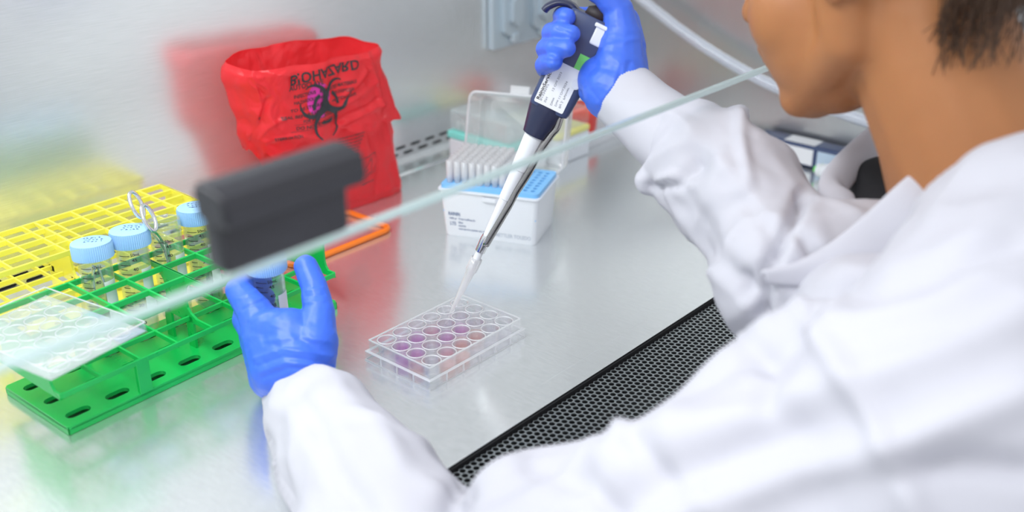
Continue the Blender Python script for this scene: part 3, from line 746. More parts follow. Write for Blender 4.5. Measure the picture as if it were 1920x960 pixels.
def crease(p): return Vector((0, -crests(p, Vector((0, -1, 0)), BAG_FOLDS), 0))
bag = empty('biohazard_bag', (0.765, 0.955, 0.0), 'open red biohazard bag with folded cuff standing by the back wall', 'bag')
BO = Vector((0.765, 0.955, 0.0))
def seg_lerp(tab, t):
    for a, b in zip(tab, tab[1:]):
        if t <= b[0]:
            k = (t - a[0]) / (b[0] - a[0]); return [x + (y - x) * k for x, y in zip(a[1:], b[1:])]
    return list(tab[-1][1:])
# height table: z -> xl, xr (x extents), yc, hy
BT = [(0.0, 0.700, 0.8745, 0.950, 0.008), (0.03, 0.690, 0.868, 0.951, 0.016), (0.08, 0.676, 0.858, 0.954, 0.026), (0.12, 0.667, 0.848, 0.957, 0.033), (0.17, 0.657, 0.842, 0.960, 0.040), (0.196, 0.655, 0.838, 0.961, 0.042), (0.22, 0.65, 0.83, 0.961, 0.042)]
TOPZ = lambda sx: 0.1985 - 0.0035 * sx + 0.0012 * math.sin(sx * 9)
def bag_pt(ang, z, off=0.0, wr=1.0):
    """ang: 0..2pi, -pi/2 faces the front (-y)"""
    xl, xr, yc, hy = seg_lerp(BT, z); hx = (xr - xl) / 2; cx = (xr + xl) / 2
    c, s = math.cos(ang), math.sin(ang); p = 3.2
    q = (abs(c) ** p + abs(s) ** p) ** (-1 / p)
    x, y = cx + (hx + off) * c * q, yc + (hy + off) * s * q
    k = noise.noise(Vector((x * 30, y * 30, z * 22))) * 0.0034 * wr + noise.noise(Vector((x * 75, z * 55, 3))) * 0.0014 * wr
    wr2 = 1 + 0.4 * max(0, abs(c) - 0.72) / 0.28
    k = k * wr2
    k -= 0.0034 * wr * wr2 * abs(noise.noise(Vector((x * 34 + z * 30, z * 14 - x * 12, 9)))) - 0.0010
    y += k * s * q * 1.2; x += k * c * q
    return Vector((x, y, z))
def bag_surface(z0f, z1f, off, nu=120, nv=30, wr=1.0):
    bm = bmesh.new(); g = []
    for j in range(nv + 1):
        row = []
        for i in range(nu):
            a = 2 * PI * i / nu; z = z0f(a) + (z1f(a) - z0f(a)) * j / nv
            row.append(bm.verts.new(bag_pt(a, z, off, wr) - BO)); row[-1].co += crease(row[-1].co + BO) if math.sin(a) < 0.3 else Vector()
        g.append(row)
    for j in range(nv):
        for i in range(nu): k = (i + 1) % nu; bm.faces.new((g[j][i], g[j][k], g[j + 1][k], g[j + 1][i]))
    return bm, g
zt = lambda a: TOPZ(math.cos(a)) + (0.004 if math.sin(a) > 0 else -0.001) * abs(math.sin(a))
bm, g = bag_surface(lambda a: 0.001, zt, 0.0, nu=300, nv=80); bm.faces.new(list(reversed(g[0])))
obj('bag_body', bm, 'bag', bag, True)
zc = lambda a: 0.108 + 0.010 * math.cos(a) * 0.3 + 0.005 * math.sin(a * 3 + 1) + 0.0035 * math.sin(a * 11) + 0.002 * math.sin(a * 23)
cuff_off = lambda: None
def cuff():
    bm = bmesh.new(); nu, nv = 400, 76; g = []
    for j in range(nv + 1):
        row = []; t = j / nv
        for i in range(nu):
            a = 2 * PI * i / nu; z = zc(a) + (zt(a) - zc(a)) * t
            off = 0.0042 + 0.0065 * (1 - t) ** 1.2 + 0.0016 * math.sin(a * 9 + 3 * t) * (1 - t)
            if t > 0.93: off *= max(0.0, (1 - t) / 0.07)
            row.append(bm.verts.new(bag_pt(a, z, off, 1.3) - BO)); row[-1].co += crease(row[-1].co + BO) if math.sin(a) < 0.3 else Vector()
        g.append(row)
    for j in range(nv):
        for i in range(nu): k = (i + 1) % nu; bm.faces.new((g[j][i], g[j][k], g[j + 1][k], g[j + 1][i]))
    return bm
obj('folded_cuff', cuff(), 'bag', bag, True)
def ang_for(x, z):
    xl, xr, yc, hy = seg_lerp(BT, z); hx = (xr - xl) / 2; cx = (xr + xl) / 2; u = max(-0.97, min(0.97, (x - cx) / (hx + 0.008)))
    lo, hi = -PI, 0.0
    for _ in range(30):
        mid = (lo + hi) / 2; c, s = math.cos(mid), math.sin(mid); q = (abs(c) ** 3.2 + abs(s) ** 3.2) ** (-1 / 3.2)
        if c * q < u: lo = mid
        else: hi = mid
    return (lo + hi) / 2
def on_cuff(x, z, extra=0.0009):
    a = ang_for(x, z); t = max(0, min(1, (z - zc(a)) / (zt(a) - zc(a))))
    off = 0.0042 + 0.0065 * (1 - t) ** 1.2 + 0.0016 * math.sin(a * 9 + 3 * t) * (1 - t)
    p = bag_pt(a, z, off, 1.3); return p + crease(p) - BO + Vector((0, -extra, 0))
def on_body(x, z): p = bag_pt(ang_for(x, z), z, 0.0); return p + crease(p) - BO + Vector((0, -0.0012, 0))
bx = 0.722
write('hazard_lettering', [('BIOHAZARD', bx - 0.034, 0.1805, 0.0155, 0.100, True)], lambda x, y: on_cuff(x + (y - 0.1805) * -0.0, y + (x - bx) * 0.0), 'ink', bag)
rows = [('AUTOCLAVE', .175, .0075, .045, -.036), ('INFECTIOUS   REGULATED MATERIALS', .1655, .0055, .090, -.030), ('HAZARDOUS WASTE   FOR DISPOSAL', .1585, .0050, .085, -.030),
        ('TO BE STERILISED   AUTOCLAVE', .151, .0045, .095, -.035), ('SEAL BEFORE USE', .1435, .0048, .050, -.045), ('FOR AUTOCLAVING ONLY', .137, .0048, .055, -.020), ('DO NOT EXCEED 250', .1295, .0055, .060, -.028), ('OPEN', .145, .005, .014, -.078), ('1212', .130, .005, .012, -.078), ('STERILISATION', .121, .0045, .030, -.052)]
write('cuff_print', [(t, bx + dx, z, s, w, False) for t, z, s, w, dx in rows], on_cuff, 'ink', bag)
strips('cuff_rules', [[(bx - 0.03 + 0.01 * i, 0.1355) for i in range(7)], [(bx - 0.035 + 0.01 * i, 0.128) for i in range(8)]], 0.0004, on_cuff, 'ink', bag)
rows = [('AUTOKLAVIERBARE', .088, .0055, .045, -.060), ('ENTSORGUNGSBEUTEL', .0825, .0035, .046, -.060), ('NUR FUER GEBRAUCH IM AUTOKLAV NICHT UEBERFUELLEN', .077, .0035, .100, -.078), ('VOR DEM AUTOKLAVIEREN OEFFNEN UND WASSER ZUGEBEN', .072, .0035, .095, -.076), ('BEI HITZE BESTAENDIG', .067, .0035, .050, -.060), ('BIN LINERS', .072, .0055, .028, .040), ('MADE IN U.S.A.', .030, .004, .024, .078)]
rows += [('CAUTION KEEP AWAY FROM CHILDREN', .1000 - .0042 * k, .0032, .044 - .002 * k, .034) for k in range(7)]
write('body_print', [(t, bx + dx, z, s, w, False) for t, z, s, w, dx in rows], on_body, 'ink', bag)
fx, fz = bx + 0.066, 0.040
strips('pictogram', [[(fx, fz), (fx + .015, fz + .001), (fx + .038, fz + .003)], [(fx + .038, fz + .003), (fx + .037, fz + .028)], [(fx + .037, fz + .028), (fx + .018, fz + .027), (fx + .001, fz + .026)], [(fx + .001, fz + .026), (fx, fz)],
        [(fx + .008, fz + .005), (fx + .010, fz + .011), (fx + .017, fz + .015), (fx + .024, fz + .021), (fx + .029, fz + .020), (fx + .026, fz + .012), (fx + .028, fz + .006), (fx + .020, fz + .004), (fx + .008, fz + .005)],
        [(fx + .012, fz + .008), (fx + .020, fz + .010)], [(fx + .020, fz + .022), (fx + .030, fz + .0235)]], 0.0008, on_body, 'ink', bag)
def biohazard(cx, cz, R, fn):
    """three open crescents around a broken ring"""
    V, F = [], []
    def ring_arc(ox, oz, r, w0, w1, a0, a1, n=22):
        b = len(V)
        for i in range(n + 1):
            t = i / n; a = a0 + (a1 - a0) * t; w = w0 + (w1 - w0) * (1 - abs(2 * t - 1))
            for rr in (r - w / 2, r + w / 2): V.append(fn(ox + rr * math.cos(a), oz + rr * math.sin(a)))
        for i in range(n): F.append((b + 2 * i, b + 2 * i + 1, b + 2 * i + 3, b + 2 * i + 2))
    for k in range(3):
        th = PI / 2 + k * 2 * PI / 3 + PI   # one lobe points down in the flipped print
        ox, oz = cx + R * 0.60 * math.cos(th), cz + R * 0.60 * math.sin(th)
        ring_arc(ox, oz, R * 0.50, R * 0.04, R * 0.21, th + math.radians(28), th + math.radians(332), 30)
    for k in range(3):
        th = PI / 2 + k * 2 * PI / 3 + PI
        ring_arc(cx, cz, R * 0.50, R * 0.12, R * 0.12, th - math.radians(30), th + math.radians(30), 8)
    return V, F
V, F = biohazard(bx + 0.012, 0.148, 0.0345, lambda x, z: on_cuff(x, z, 0.0013))
me = bpy.data.meshes.new('biohazard_symbol'); me.from_pydata([tuple(v) for v in V], [], F); link('biohazard_symbol', me, 'ink', bag)
n = 30; V = [tuple(on_cuff(bx + 0.003 + rr * 0.016 * math.cos(2 * PI * i / n), 0.157 + rr * 0.020 * math.sin(2 * PI * i / n), 0.0003)) for rr in (0.001, 0.33, 0.66, 1.0) for i in range(n)]
F = [(k * n + i, k * n + (i + 1) % n, (k + 1) * n + (i + 1) % n, (k + 1) * n + i) for k in range(3) for i in range(n)]
me = bpy.data.meshes.new('magenta_patch'); me.from_pydata(V, [], F); link('magenta_patch', me, 'magenta', bag)

# ---------------------------------------------------------------- pipette in the right hand
PT = Vector(atz(836, 607, 0.004)); PA = at(1116, 14, 0.925)
pax = (PA - PT); PLEN = pax.length; pax.normalize()
PMX = frame(PT, PA, -FW)                       # local z up the pipette, local y towards the viewer, x to the side
xs = PMX.to_3x3() @ Vector((1, 0, 0))
if xs.dot(RT) < 0:
    R3 = PMX.to_3x3() @ Matrix.Rotation(0, 3, 'Z')
SX = 1.0 if xs.dot(RT) > 0 else -1.0
pip = empty('pipette', (0, 0, 0), 'navy handheld pipette with white shaft held upright in the right gloved hand', 'pipette'); pip.matrix_world = PMX
def zpx(px, py):                                # height along the pipette of a point seen at a pixel
    a = PT; best = None
    for k in range(801):
        p = PT.lerp(PA, k / 700); v = p - CP; f = v.dot(FW); q = (960 + FPX * v.dot(RT) / f, 480 - FPX * v.dot(UP) / f)
        d = (q[0] - px) ** 2 + (q[1] - py) ** 2
        if best is None or d < best[0]: best = (d, k / 700 * PLEN)
    return best[1]
z1, z2, z3, z4, z5, z6, z7 = zpx(893, 492), zpx(884, 512), zpx(905, 467), zpx(944, 372), zpx(972, 318), zpx(1003, 250), zpx(1022, 200)
bm = bmesh.new(); lathe(bm, [(0.0009, 0.0), (0.0020, z2 * 0.35), (0.0036, z2 * 0.8), (0.0042, z2), (0.0052, z2 + 0.002), (0.0055, z1 + 0.004), (0.0047, z1 + 0.004), (0.0038, z2)], 20, cap=False)
obj('disposable_tip', bm, 'tipclear', pip, True)
bm = bmesh.new()
for k in range(8):
    a = k * PI / 4; box(bm, -0.0003, 0.0003, 0.0050, 0.0058, z2 + 0.003, z1 + 0.003, Matrix.Rotation(a, 4, 'Z'))
obj('tip_ribs', bm, 'tipclear', pip)
bm = bmesh.new(); lathe(bm, [(0.0036, z1 - 0.002), (0.0036, z3), (0.0050, z4), (0.0058, z4 + 0.0005), (0.0066, z5), (0.0077, z5 + 0.0006), (0.0098, z6 + 0.004)], 28)
obj('shaft', bm, 'pwhite', pip, angle=30)
bm = bmesh.new(); lathe(bm, [(0.0118, z6 - 0.001), (0.0165, z7 - 0.004), (0.0172, z7), (0.0172, z7 + 0.003)], 32)
obj('collar_nut', bm, 'navy_d', pip, angle=40)
# handle body: rounded slab with the finger hook at its top
zb0, zb1 = z7 + 0.0005, zpx(1096, 22)
bm = bmesh.new(); hwid = 0.0182
def sect(w0, w1, dpt, z, sh=0.0): return [(x + sh, y, z) for x, y in rrect(-w0, w1, -dpt, dpt, 0.006, 5)]
rings = []
for (w0, w1, dpt, z) in ((0.0165, 0.0195, 0.0145, zb0), (0.0172, 0.0205, 0.0152, zb0 + 0.003), (0.0172, 0.0225, 0.0155, zb0 + 0.03), (0.0150, 0.0235, 0.0155, zb0 + 0.075), (0.0150, 0.0235, 0.0155, zb1 - 0.012), (0.0180, 0.0235, 0.0152, zb1 - 0.002), (0.0170, 0.0225, 0.0140, zb1)):
    if SX < 0: w0, w1 = w1, w0
    rings.append([bm.verts.new(c) for c in sect(w0, w1, dpt, z)])
n = len(rings[0])
for a, b in zip(rings, rings[1:]):
    for i in range(n): j = (i + 1) % n; bm.faces.new((a[i], a[j], b[j], b[i]))
bm.faces.new(list(reversed(rings[0]))); bm.faces.new(rings[-1]); bmesh.ops.recalc_face_normals(bm, faces=bm.faces)
obj('handle_body', bm, 'navy', pip, angle=35)
bm = bmesh.new(); hk = spline([(SX * -0.010, 0, zb1 - 0.004), (SX * -0.020, 0, zb1 + 0.000), (SX * -0.030, 0, zb1 - 0.002), (SX * -0.037, 0, zb1 - 0.009), (SX * -0.039, 0, zb1 - 0.014)], 6)
sweep(bm, hk, [0.0036] * 6 + [0.0034] * 19, 12, flat=(2.9, 1.0) if True else None); obj('finger_hook', bm, 'navy_d', pip, True)
bm = bmesh.new(); lathe(bm, [(0.0105, zb1 - 0.001), (0.0095, zb1 + 0.006), (0.0045, zb1 + 0.009)], 24, Matrix.Translation((SX * 0.004, 0, 0))); obj('top_boot', bm, 'ink', pip, True)
bm = bmesh.new(); lathe(bm, [(0.0036, zb1 + 0.005), (0.0036, zb1 + 0.014), (0.0095, zb1 + 0.018), (0.0112, zb1 + 0.021), (0.0112, zb1 + 0.023), (0.0090, zb1 + 0.0245)], 28, Matrix.Translation((SX * 0.004, 0, 0))); obj('plunger_button', bm, 'pwhite', pip, angle=40)
bm = bmesh.new(); box(bm, *(sorted((SX * 0.0085, SX * 0.0250))), 0.0100, 0.0168, zb1 - 0.021, zb1 - 0.004, None, 0.0015); box(bm, *(sorted((SX * 0.0065, SX * 0.0265))), 0.0085, 0.0185, zb1 - 0.0055, zb1 - 0.002, None, 0.001); obj('ejector_button', bm, 'pwhite', pip)
bm = bmesh.new(); box(bm, *(sorted((SX * 0.0060, SX * 0.0190))), 0.0153, 0.0158, zb1 - 0.046, zb1 - 0.032, None); obj('colour_sticker', bm, 'lgreen', pip)
bm = bmesh.new(); lathe(bm, [(0.0045, 0.0), (0.0045, 0.0012), (0.0036, 0.0018), (0.0, 0.0018)], 24, Matrix.Translation((SX * 0.0140, 0.0150, zb1 - 0.058)) @ Matrix.Rotation(-PI / 2, 4, 'X'), cap=False); obj('round_badge', bm, 'pwhite', pip)
lz0, lz1 = zb0 + 0.003, zb0 + 0.044
bm = bmesh.new(); prism(bm, [(x, z) for x, z in rrect(-0.0145, 0.0135, lz0, lz1, 0.0015)], 0, 0.0004, Matrix(((1, 0, 0, 0), (0, 0, 1, 0.0155), (0, 1, 0, 0), (0, 0, 0, 1))))
lb = obj('service_label', bm, 'label', pip)
def flab(x, y): return Vector((SX * (-0.0095 + (-y) * -1.0), 0.01605, lz0 + 0.002 + x))
write('label_print', [('RaininService', 0.0, -0.0030, 0.0042, 0.028, False)], lambda x, y: Vector((SX * (-0.0125 - y), 0.01605, lz0 + 0.003 + x)), 'ink', lb)
write('label_small_print', [('B1234567', 0.0, 0.0025, 0.0026, 0.016, False), ('S/N', 0.0, 0.0065, 0.0026, 0.005, False), ('12 Oct 2023', 0.012, 0.0085, 0.0026, 0.018, False), ('Date', 0.0, 0.0125, 0.0026, 0.007, False), ('Due 11.Oct.2024', 0.001, 0.0165, 0.0026, 0.024, False), ('By J. Palmer', 0.001, 0.0205, 0.0026, 0.02, False)], lambda x, y: Vector((SX * (-0.0115 + y), 0.01605, lz0 + 0.003 + x)), mat('grey_print', (0.35, 0.36, 0.40), 0.6), lb)
# metal tip ejector arm on the side away from the fingers
bm = bmesh.new()
ej = spline([(SX * 0.0135, 0.004, zb0 - 0.001), (SX * 0.0150, 0.004, zb0 - 0.012), (SX * 0.0130, 0.0035, z6 + 0.006), (SX * 0.0105, 0.003, z6 - 0.010), (SX * 0.0098, 0.002, z5 + 0.008), (SX * 0.0088, 0.001, z5 - 0.004), (SX * 0.0066, 0, z4 + 0.010), (SX * 0.0060, 0, z4 - 0.004), (SX * 0.0040, 0, (z3 + z4) / 2), (SX * 0.0022, 0, z3 + 0.006)], 6)
sweep(bm, [p + Vector((0, 0.0022, 0)) for p in ej], 0.0044, 12, flat=(1.0, 0.8)); obj('ejector_arm', bm, mat('dark_steel', (0.38, 0.37, 0.37), 0.16, 1.0), pip, True)
bm = bmesh.new(); lathe(bm, [(0.0047, z3 - 0.003), (0.0051, z3 + 0.010), (0.0047, z3 + 0.014)], 20, cap=False); obj('ejector_collar', bm, 'chrome', pip, True)
bm = bmesh.new(); lathe(bm, [(0.0022, -0.003), (0.0022, 0.004)], 12, Matrix.Translation((SX * 0.013, 0.004, zb0 - 0.004))); obj('ejector_screw', bm, 'chrome', pip)

# two more pipettes lying along the right wall
lp = empty('pipette', (1.303, 0.585, 0.0175), 'navy labelled pipette lying along the foot of the right wall', 'pipette')
bm = bmesh.new(); prism(bm, rrect(-0.016, 0.016, -0.016, 0.015, 0.005), -0.085, 0.085, Matrix(((1, 0, 0, 0), (0, 0, 1, 0), (0, 1, 0, 0), (0, 0, 0, 1)))); obj('handle_body', bm, 'navy', lp, angle=40)
bm = bmesh.new(); box(bm, -0.0165, -0.0160, 0.0, 0.045, -0.012, 0.010); box(bm, -0.014, 0.012, 0.0, 0.045, 0.0150, 0.0154); obj('service_label', bm, 'label', lp)
bm = bmesh.new(); box(bm, -0.0165, -0.0160, -0.055, -0.006, -0.012, 0.010); obj('blue_label', bm, mat('pale_blue_label', (0.55, 0.68, 0.82), 0.5), lp)
bm = bmesh.new(); lathe(bm, [(0.011, 0.085), (0.006, 0.13), (0.004, 0.19)], 20, Matrix.Rotation(-PI / 2, 4, 'X')); obj('shaft', bm, 'pwhite', lp, True)
lp2 = empty('pipette', (1.262, 0.545, 0.012), 'white tipped pipette with a green mark lying next to the navy labelled one', 'pipette')
bm = bmesh.new(); lathe(bm, [(0.0105, -0.06), (0.0115, 0.0), (0.0085, 0.018), (0.008, 0.02)], 20, Matrix.Rotation(-PI / 2, 4, 'X')); obj('shaft', bm, 'pwhite', lp2, angle=40)
bm = bmesh.new(); lathe(bm, [(0.012, -0.16), (0.012, -0.06)], 20, Matrix.Rotation(-PI / 2, 4, 'X')); obj('handle_body', bm, 'navy_d', lp2, angle=40)
bm = bmesh.new(); lathe(bm, [(0.0095, 0.014), (0.0045, 0.017), (0.0045, 0.024)], 14, Matrix.Rotation(-PI / 2, 4, 'X')); obj('green_ring', bm, 'lgreen', lp2, angle=40)

# ---------------------------------------------------------------- the person
person = empty('person', (0.62, 0.10, -0.45), 'person in white lab coat and blue gloves leaning over the cabinet, pipetting', 'person')
def under(o): o.parent = person; o.matrix_parent_inverse = Matrix.Translation(-person.location); return o
def from_fuse(name, bm, voxel, it, m, fold=None, fac=0.5):
    me = fuse(bm, voxel, it, fac)
    me.polygons.foreach_set('use_smooth', [True] * len(me.polygons))
    if fold:
        nrm = [v.normal.copy() for v in me.vertices]; co = [v.co.copy() for v in me.vertices]
        for v, nn, c in zip(me.vertices, nrm, co): v.co = c + nn * fold(c, nn)
        me.update()
    o = link(name, me, m); return under(o)
def ridge(p, s, seed):                           # sharp crested folds
    return 1 - abs(noise.noise(Vector((p.x * s[0] + seed, p.y * s[1], p.z * s[2])))) * 2.2

# head frame
CH = at(1512, 222, 0.80)
hf = Vector((0.08, 0.93, -0.28)).normalized()   # facing direction, bent down to the plate
hx_ = hf.cross(Vector((0.05, 0.0, 1))).normalized(); hu = hx_.cross(hf)
HM = Matrix((hx_, hf, hu)).transposed().to_4x4()
HM.translation = Vector((0, 0, 0)); HM.translation = CH - HM @ Vector((0, 0.075, -0.118))
def H(x, y, z): return HM @ Vector((x, y, z))
LSH, LEL, LWR = at(1790, 850, 0.52), at(850, 1190, 0.62), at(566, 742, 0.875)
RSH, REL, RWR = at(2120, 490, 0.82), at(1478, 515, 0.75), at(1172, 168, 0.915)
NB = at(1880, 420, 0.72)                          # base of the neck
bm = bmesh.new()
ellip(bm, H(0, -0.012, 0.03), (0.076, 0.098, 0.094), HM.to_3x3())
ellip(bm, H(0, 0.045, -0.045), (0.058, 0.052, 0.072), HM.to_3x3())
ellip(bm, H(0, 0.066, -0.100), (0.024, 0.020, 0.019), HM.to_3x3())
for s in (-1, 1):
    capsule(bm, H(s * 0.050, 0.005, -0.062), H(s * 0.018, 0.066, -0.100), 0.019, 0.016)
    capsule(bm, H(s * 0.056, 0.000, -0.010), H(s * 0.050, 0.005, -0.062), 0.021, 0.019)
    ellip(bm, H(s * 0.036, 0.056, -0.040), (0.026, 0.030, 0.034), HM.to_3x3())
    ellip(bm, H(s * 0.030, 0.070, 0.002), (0.016, 0.012, 0.012), HM.to_3x3())
capsule(bm, H(0, 0.086, 0.005), H(0, 0.108, -0.034), 0.008, 0.0115)
capsule(bm, H(-0.014, 0.092, -0.062), H(0.014, 0.092, -0.062), 0.0085, 0.0085)
capsule(bm, H(-0.011, 0.088, -0.073), H(0.011, 0.088, -0.073), 0.009, 0.009)
capsule(bm, H(0, -0.020, -0.055), NB, 0.054, 0.062)
capsule(bm, H(0, -0.006, -0.080), at(1795, 420, 0.74), 0.030, 0.042)
# trunk and arms under the coat
SP = (LSH + RSH) / 2
capsule(bm, NB, SP + Vector((0, -0.02, -0.10)), 0.055, 0.10)
capsule(bm, LSH + (RSH - LSH) * 0.22 + Vector((0, 0, -0.03)), RSH + (LSH - RSH) * 0.12 + Vector((0, 0, -0.03)), 0.055, 0.055)
capsule(bm, SP + Vector((0, -0.03, -0.12)), SP + Vector((0, -0.08, -0.42)), 0.11, 0.12)
for a, b, c in ((LSH, LEL, LWR), (RSH, REL, RWR)):
    mid = at(1285, 282, 0.862) if a == RSH else b.lerp(c, 0.5)
    capsule(bm, a, b, 0.043, 0.032); capsule(bm, b, mid, 0.032, 0.021); capsule(bm, mid, c, 0.021, 0.020)
body = from_fuse('body', bm, 0.0040, 5, 'skin')
# ears
for s in (-1, 1):
    bm = bmesh.new(); pts = [H(s * (0.077 + 0.006 * math.sin(a)), -0.010 - 0.014 * math.cos(a), -0.006 + 0.028 * math.sin(a)) for a in [2 * PI * k / 20 for k in range(20)]]
    sweep(bm, pts, 0.0042, 8, closed=True); ellip(bm, H(s * 0.076, -0.004, -0.030), (0.005, 0.008, 0.008), HM.to_3x3()); ellip(bm, H(s * 0.075, -0.008, -0.006), (0.004, 0.012, 0.024), HM.to_3x3())
    under(obj('ear', bm, 'skin', None, True))
for s in (-1, 1):
    bm = bmesh.new(); ellip(bm, H(s * 0.030, 0.079, -0.004), (0.012, 0.007, 0.004), HM.to_3x3()); under(obj('eyelid', bm, 'skin', None, True))
    bm = bmesh.new(); sweep(bm, [H(s * (0.018 + 0.024 * t), 0.090 - 0.014 * t * t, 0.016 + 0.006 * math.sin(t * PI)) for t in (0, .25, .5, .75, 1)], 0.0022, 6); under(obj('eyebrow', bm, 'hair', None, True))
# lips
bm = bmesh.new(); sweep(bm, [H(0.019 * t, 0.1010 - 0.006 * t * t, -0.0625) for t in (-1, -.6, -.2, .2, .6, 1)], [0.0008, 0.003, 0.0034, 0.0034, 0.003, 0.0008], 8); sweep(bm, [H(0.017 * t, 0.0985 - 0.006 * t * t, -0.0700) for t in (-1, -.6, -.2, .2, .6, 1)], [0.0008, 0.0036, 0.0042, 0.0042, 0.0036, 0.0008], 8)
under(obj('lips', bm, mat('lip_skin', (0.55, 0.20, 0.16), 0.45), None, True))
# hair gathered at the back of the head with loose strands over the nape
bm = bmesh.new()
ellip(bm, H(0, -0.028, 0.052), (0.080, 0.094, 0.088), HM.to_3x3()); ellip(bm, H(0, -0.075, 0.000), (0.060, 0.050, 0.062), HM.to_3x3()); ellip(bm, H(0, -0.118, 0.010), (0.036, 0.036, 0.036), HM.to_3x3())
for s in (-1, 1): ellip(bm, H(s * 0.058, -0.050, 0.015), (0.020, 0.030, 0.040), HM.to_3x3())
from_fuse('hair', bm, 0.004, 4, 'hair', lambda c, n: 0.0016 * noise.noise(Vector((c.x * 140, c.y * 140, c.z * 25))))
rnd = random.Random(3)
bm = bmesh.new()
for k in range(260):
    u = rnd.random(); sx = -0.040 - 0.020 * rnd.random() if rnd.random() < .7 else rnd.uniform(-.04, .03); y0 = -0.066 - 0.045 * u
    L = 0.004 + 0.034 * rnd.random()
    p0 = H(sx, y0, -0.025); p1 = H(sx * 0.98 - 0.003, y0 + 0.006, -0.045 - L * .3); p2 = H(sx * 0.93, y0 + 0.008 + 0.008 * rnd.random(), -0.05 - L * .7); p3 = H(sx * 0.9 - .002, y0 + 0.010 + 0.014 * rnd.random(), -0.055 - L)
    sweep(bm, spline([p0, p1, p2, p3], 5), 0.00032, 3, cap=False)
under(obj('loose_hair', bm, 'hair', None, True))

# dark shirt at the neck opening
bm = bmesh.new()
capsule(bm, at(1652, 350, 0.82), at(1665, 420, 0.81), 0.024, 0.036); capsule(bm, at(1665, 420, 0.81), at(1740, 560, 0.78), 0.036, 0.06)
from_fuse('shirt', bm, 0.004, 4, 'shirt')

# folds of the cloth, given by where their crests and valleys run over the coat
COAT_FOLDS = [([(1500, 590), (1560, 665), (1620, 760), (1670, 860), (1725, 980)], .0060, 24), ([(1130, 860), (1350, 790), (1600, 715), (1920, 600)], .0050, 34), ([(1250, 985), (1500, 885), (1700, 835), (1920, 745)], .0055, 34),
    ([(1690, 885), (1800, 862), (1930, 880)], -.0060, 26), ([(1150, 960), (1330, 865), (1480, 800)], -.0050, 34), ([(1400, 640), (1450, 690), (1440, 760)], -.0050, 26), ([(1150, 782), (1165, 800)], .0110, 24), ([(1190, 830), (1240, 880)], -.0050, 22),
    ([(560, 740), (600, 800), (640, 900), (690, 960)], -.0035, 24), ([(520, 790), (500, 860), (540, 950)], -.0040, 22), ([(640, 730), (700, 790), (745, 870)], .0035, 22), ([(860, 930), (840, 960)], -.0080, 26), ([(1600, 560), (1750, 520), (1900, 470)], -.0040, 28), ([(1560, 600), (1750, 570), (1920, 520)], .0040, 30), ([(1000, 870), (1100, 900), (1150, 960)], -.0045, 26)]
SLEEVE_FOLDS = [([(1505, 365), (1470, 440), (1438, 505), (1430, 590)], -.0100, 13), ([(1385, 215), (1392, 270), (1405, 340)], .0040, 12), ([(1312, 290), (1290, 380), (1335, 470), (1390, 540)], -.0050, 24), ([(1220, 350), (1270, 345), (1300, 300)], -.0045, 10), ([(1235, 340), (1262, 330)], .0040, 8),
    ([(1400, 380), (1440, 420), (1450, 470)], -.0030, 16), ([(1230, 390), (1300, 470), (1400, 570)], .0030, 14), ([(1350, 300), (1430, 400)], .0030, 18), ([(1400, 520), (1405, 545)], -.0060, 16), ([(1500, 440), (1560, 520), (1600, 560)], -.0050, 16)]
# lab coat
def fold_coat(c, n):
    v = c - CP; d = v.dot(FW)
    k = 0.0075 * noise.noise(Vector((c.x * 9, c.y * 9, c.z * 9))) + 0.0050 * max(0, ridge(c, (14, 10, 22), 5.0) - 0.35)
    k += 0.0028 * noise.noise(Vector((c.x * 30, c.y * 22, c.z * 30)))
    return k + crests(c, n, COAT_FOLDS)
bm = bmesh.new()
for p, r in ((LSH, 0.088),): ellip(bm, p, (r, r, r))
capsule(bm, LSH, LEL, 0.074, 0.066); capsule(bm, LEL, LEL.lerp(LWR, 0.45), 0.066, 0.056); capsule(bm, LEL.lerp(LWR, 0.45), LEL.lerp(LWR, 0.86), 0.056, 0.042); capsule(bm, LEL.lerp(LWR, 0.86), LWR, 0.042, 0.031)
capsule(bm, LSH, at(1980, 520, 0.62), 0.088, 0.085)
capsule(bm, at(1980, 520, 0.62), RSH, 0.085, 0.08)
capsule(bm, SP + Vector((0, -0.02, -0.06)), SP + Vector((0, -0.08, -0.42)), 0.125, 0.15)
capsule(bm, LSH + Vector((0.03, 0, -0.03)), SP + Vector((-0.05, -0.08, -0.42)), 0.08, 0.13)
capsule(bm, at(1640, 640, 0.68), at(1800, 900, 0.62), 0.06, 0.10)          # left chest panel
capsule(bm, at(1575, 575, 0.72), at(1700, 760, 0.68), 0.042, 0.07)
capsule(bm, at(985, 965, 0.62), at(1105, 950, 0.62), 0.036, 0.036); capsule(bm, at(1485, 725, 0.60), at(1640, 740, 0.58), 0.040, 0.05); capsule(bm, at(1290, 870, 0.60), at(1485, 725, 0.60), 0.036, 0.038)
coat = from_fuse('lab_coat', bm, 0.0042, 9, 'coat', fold_coat)
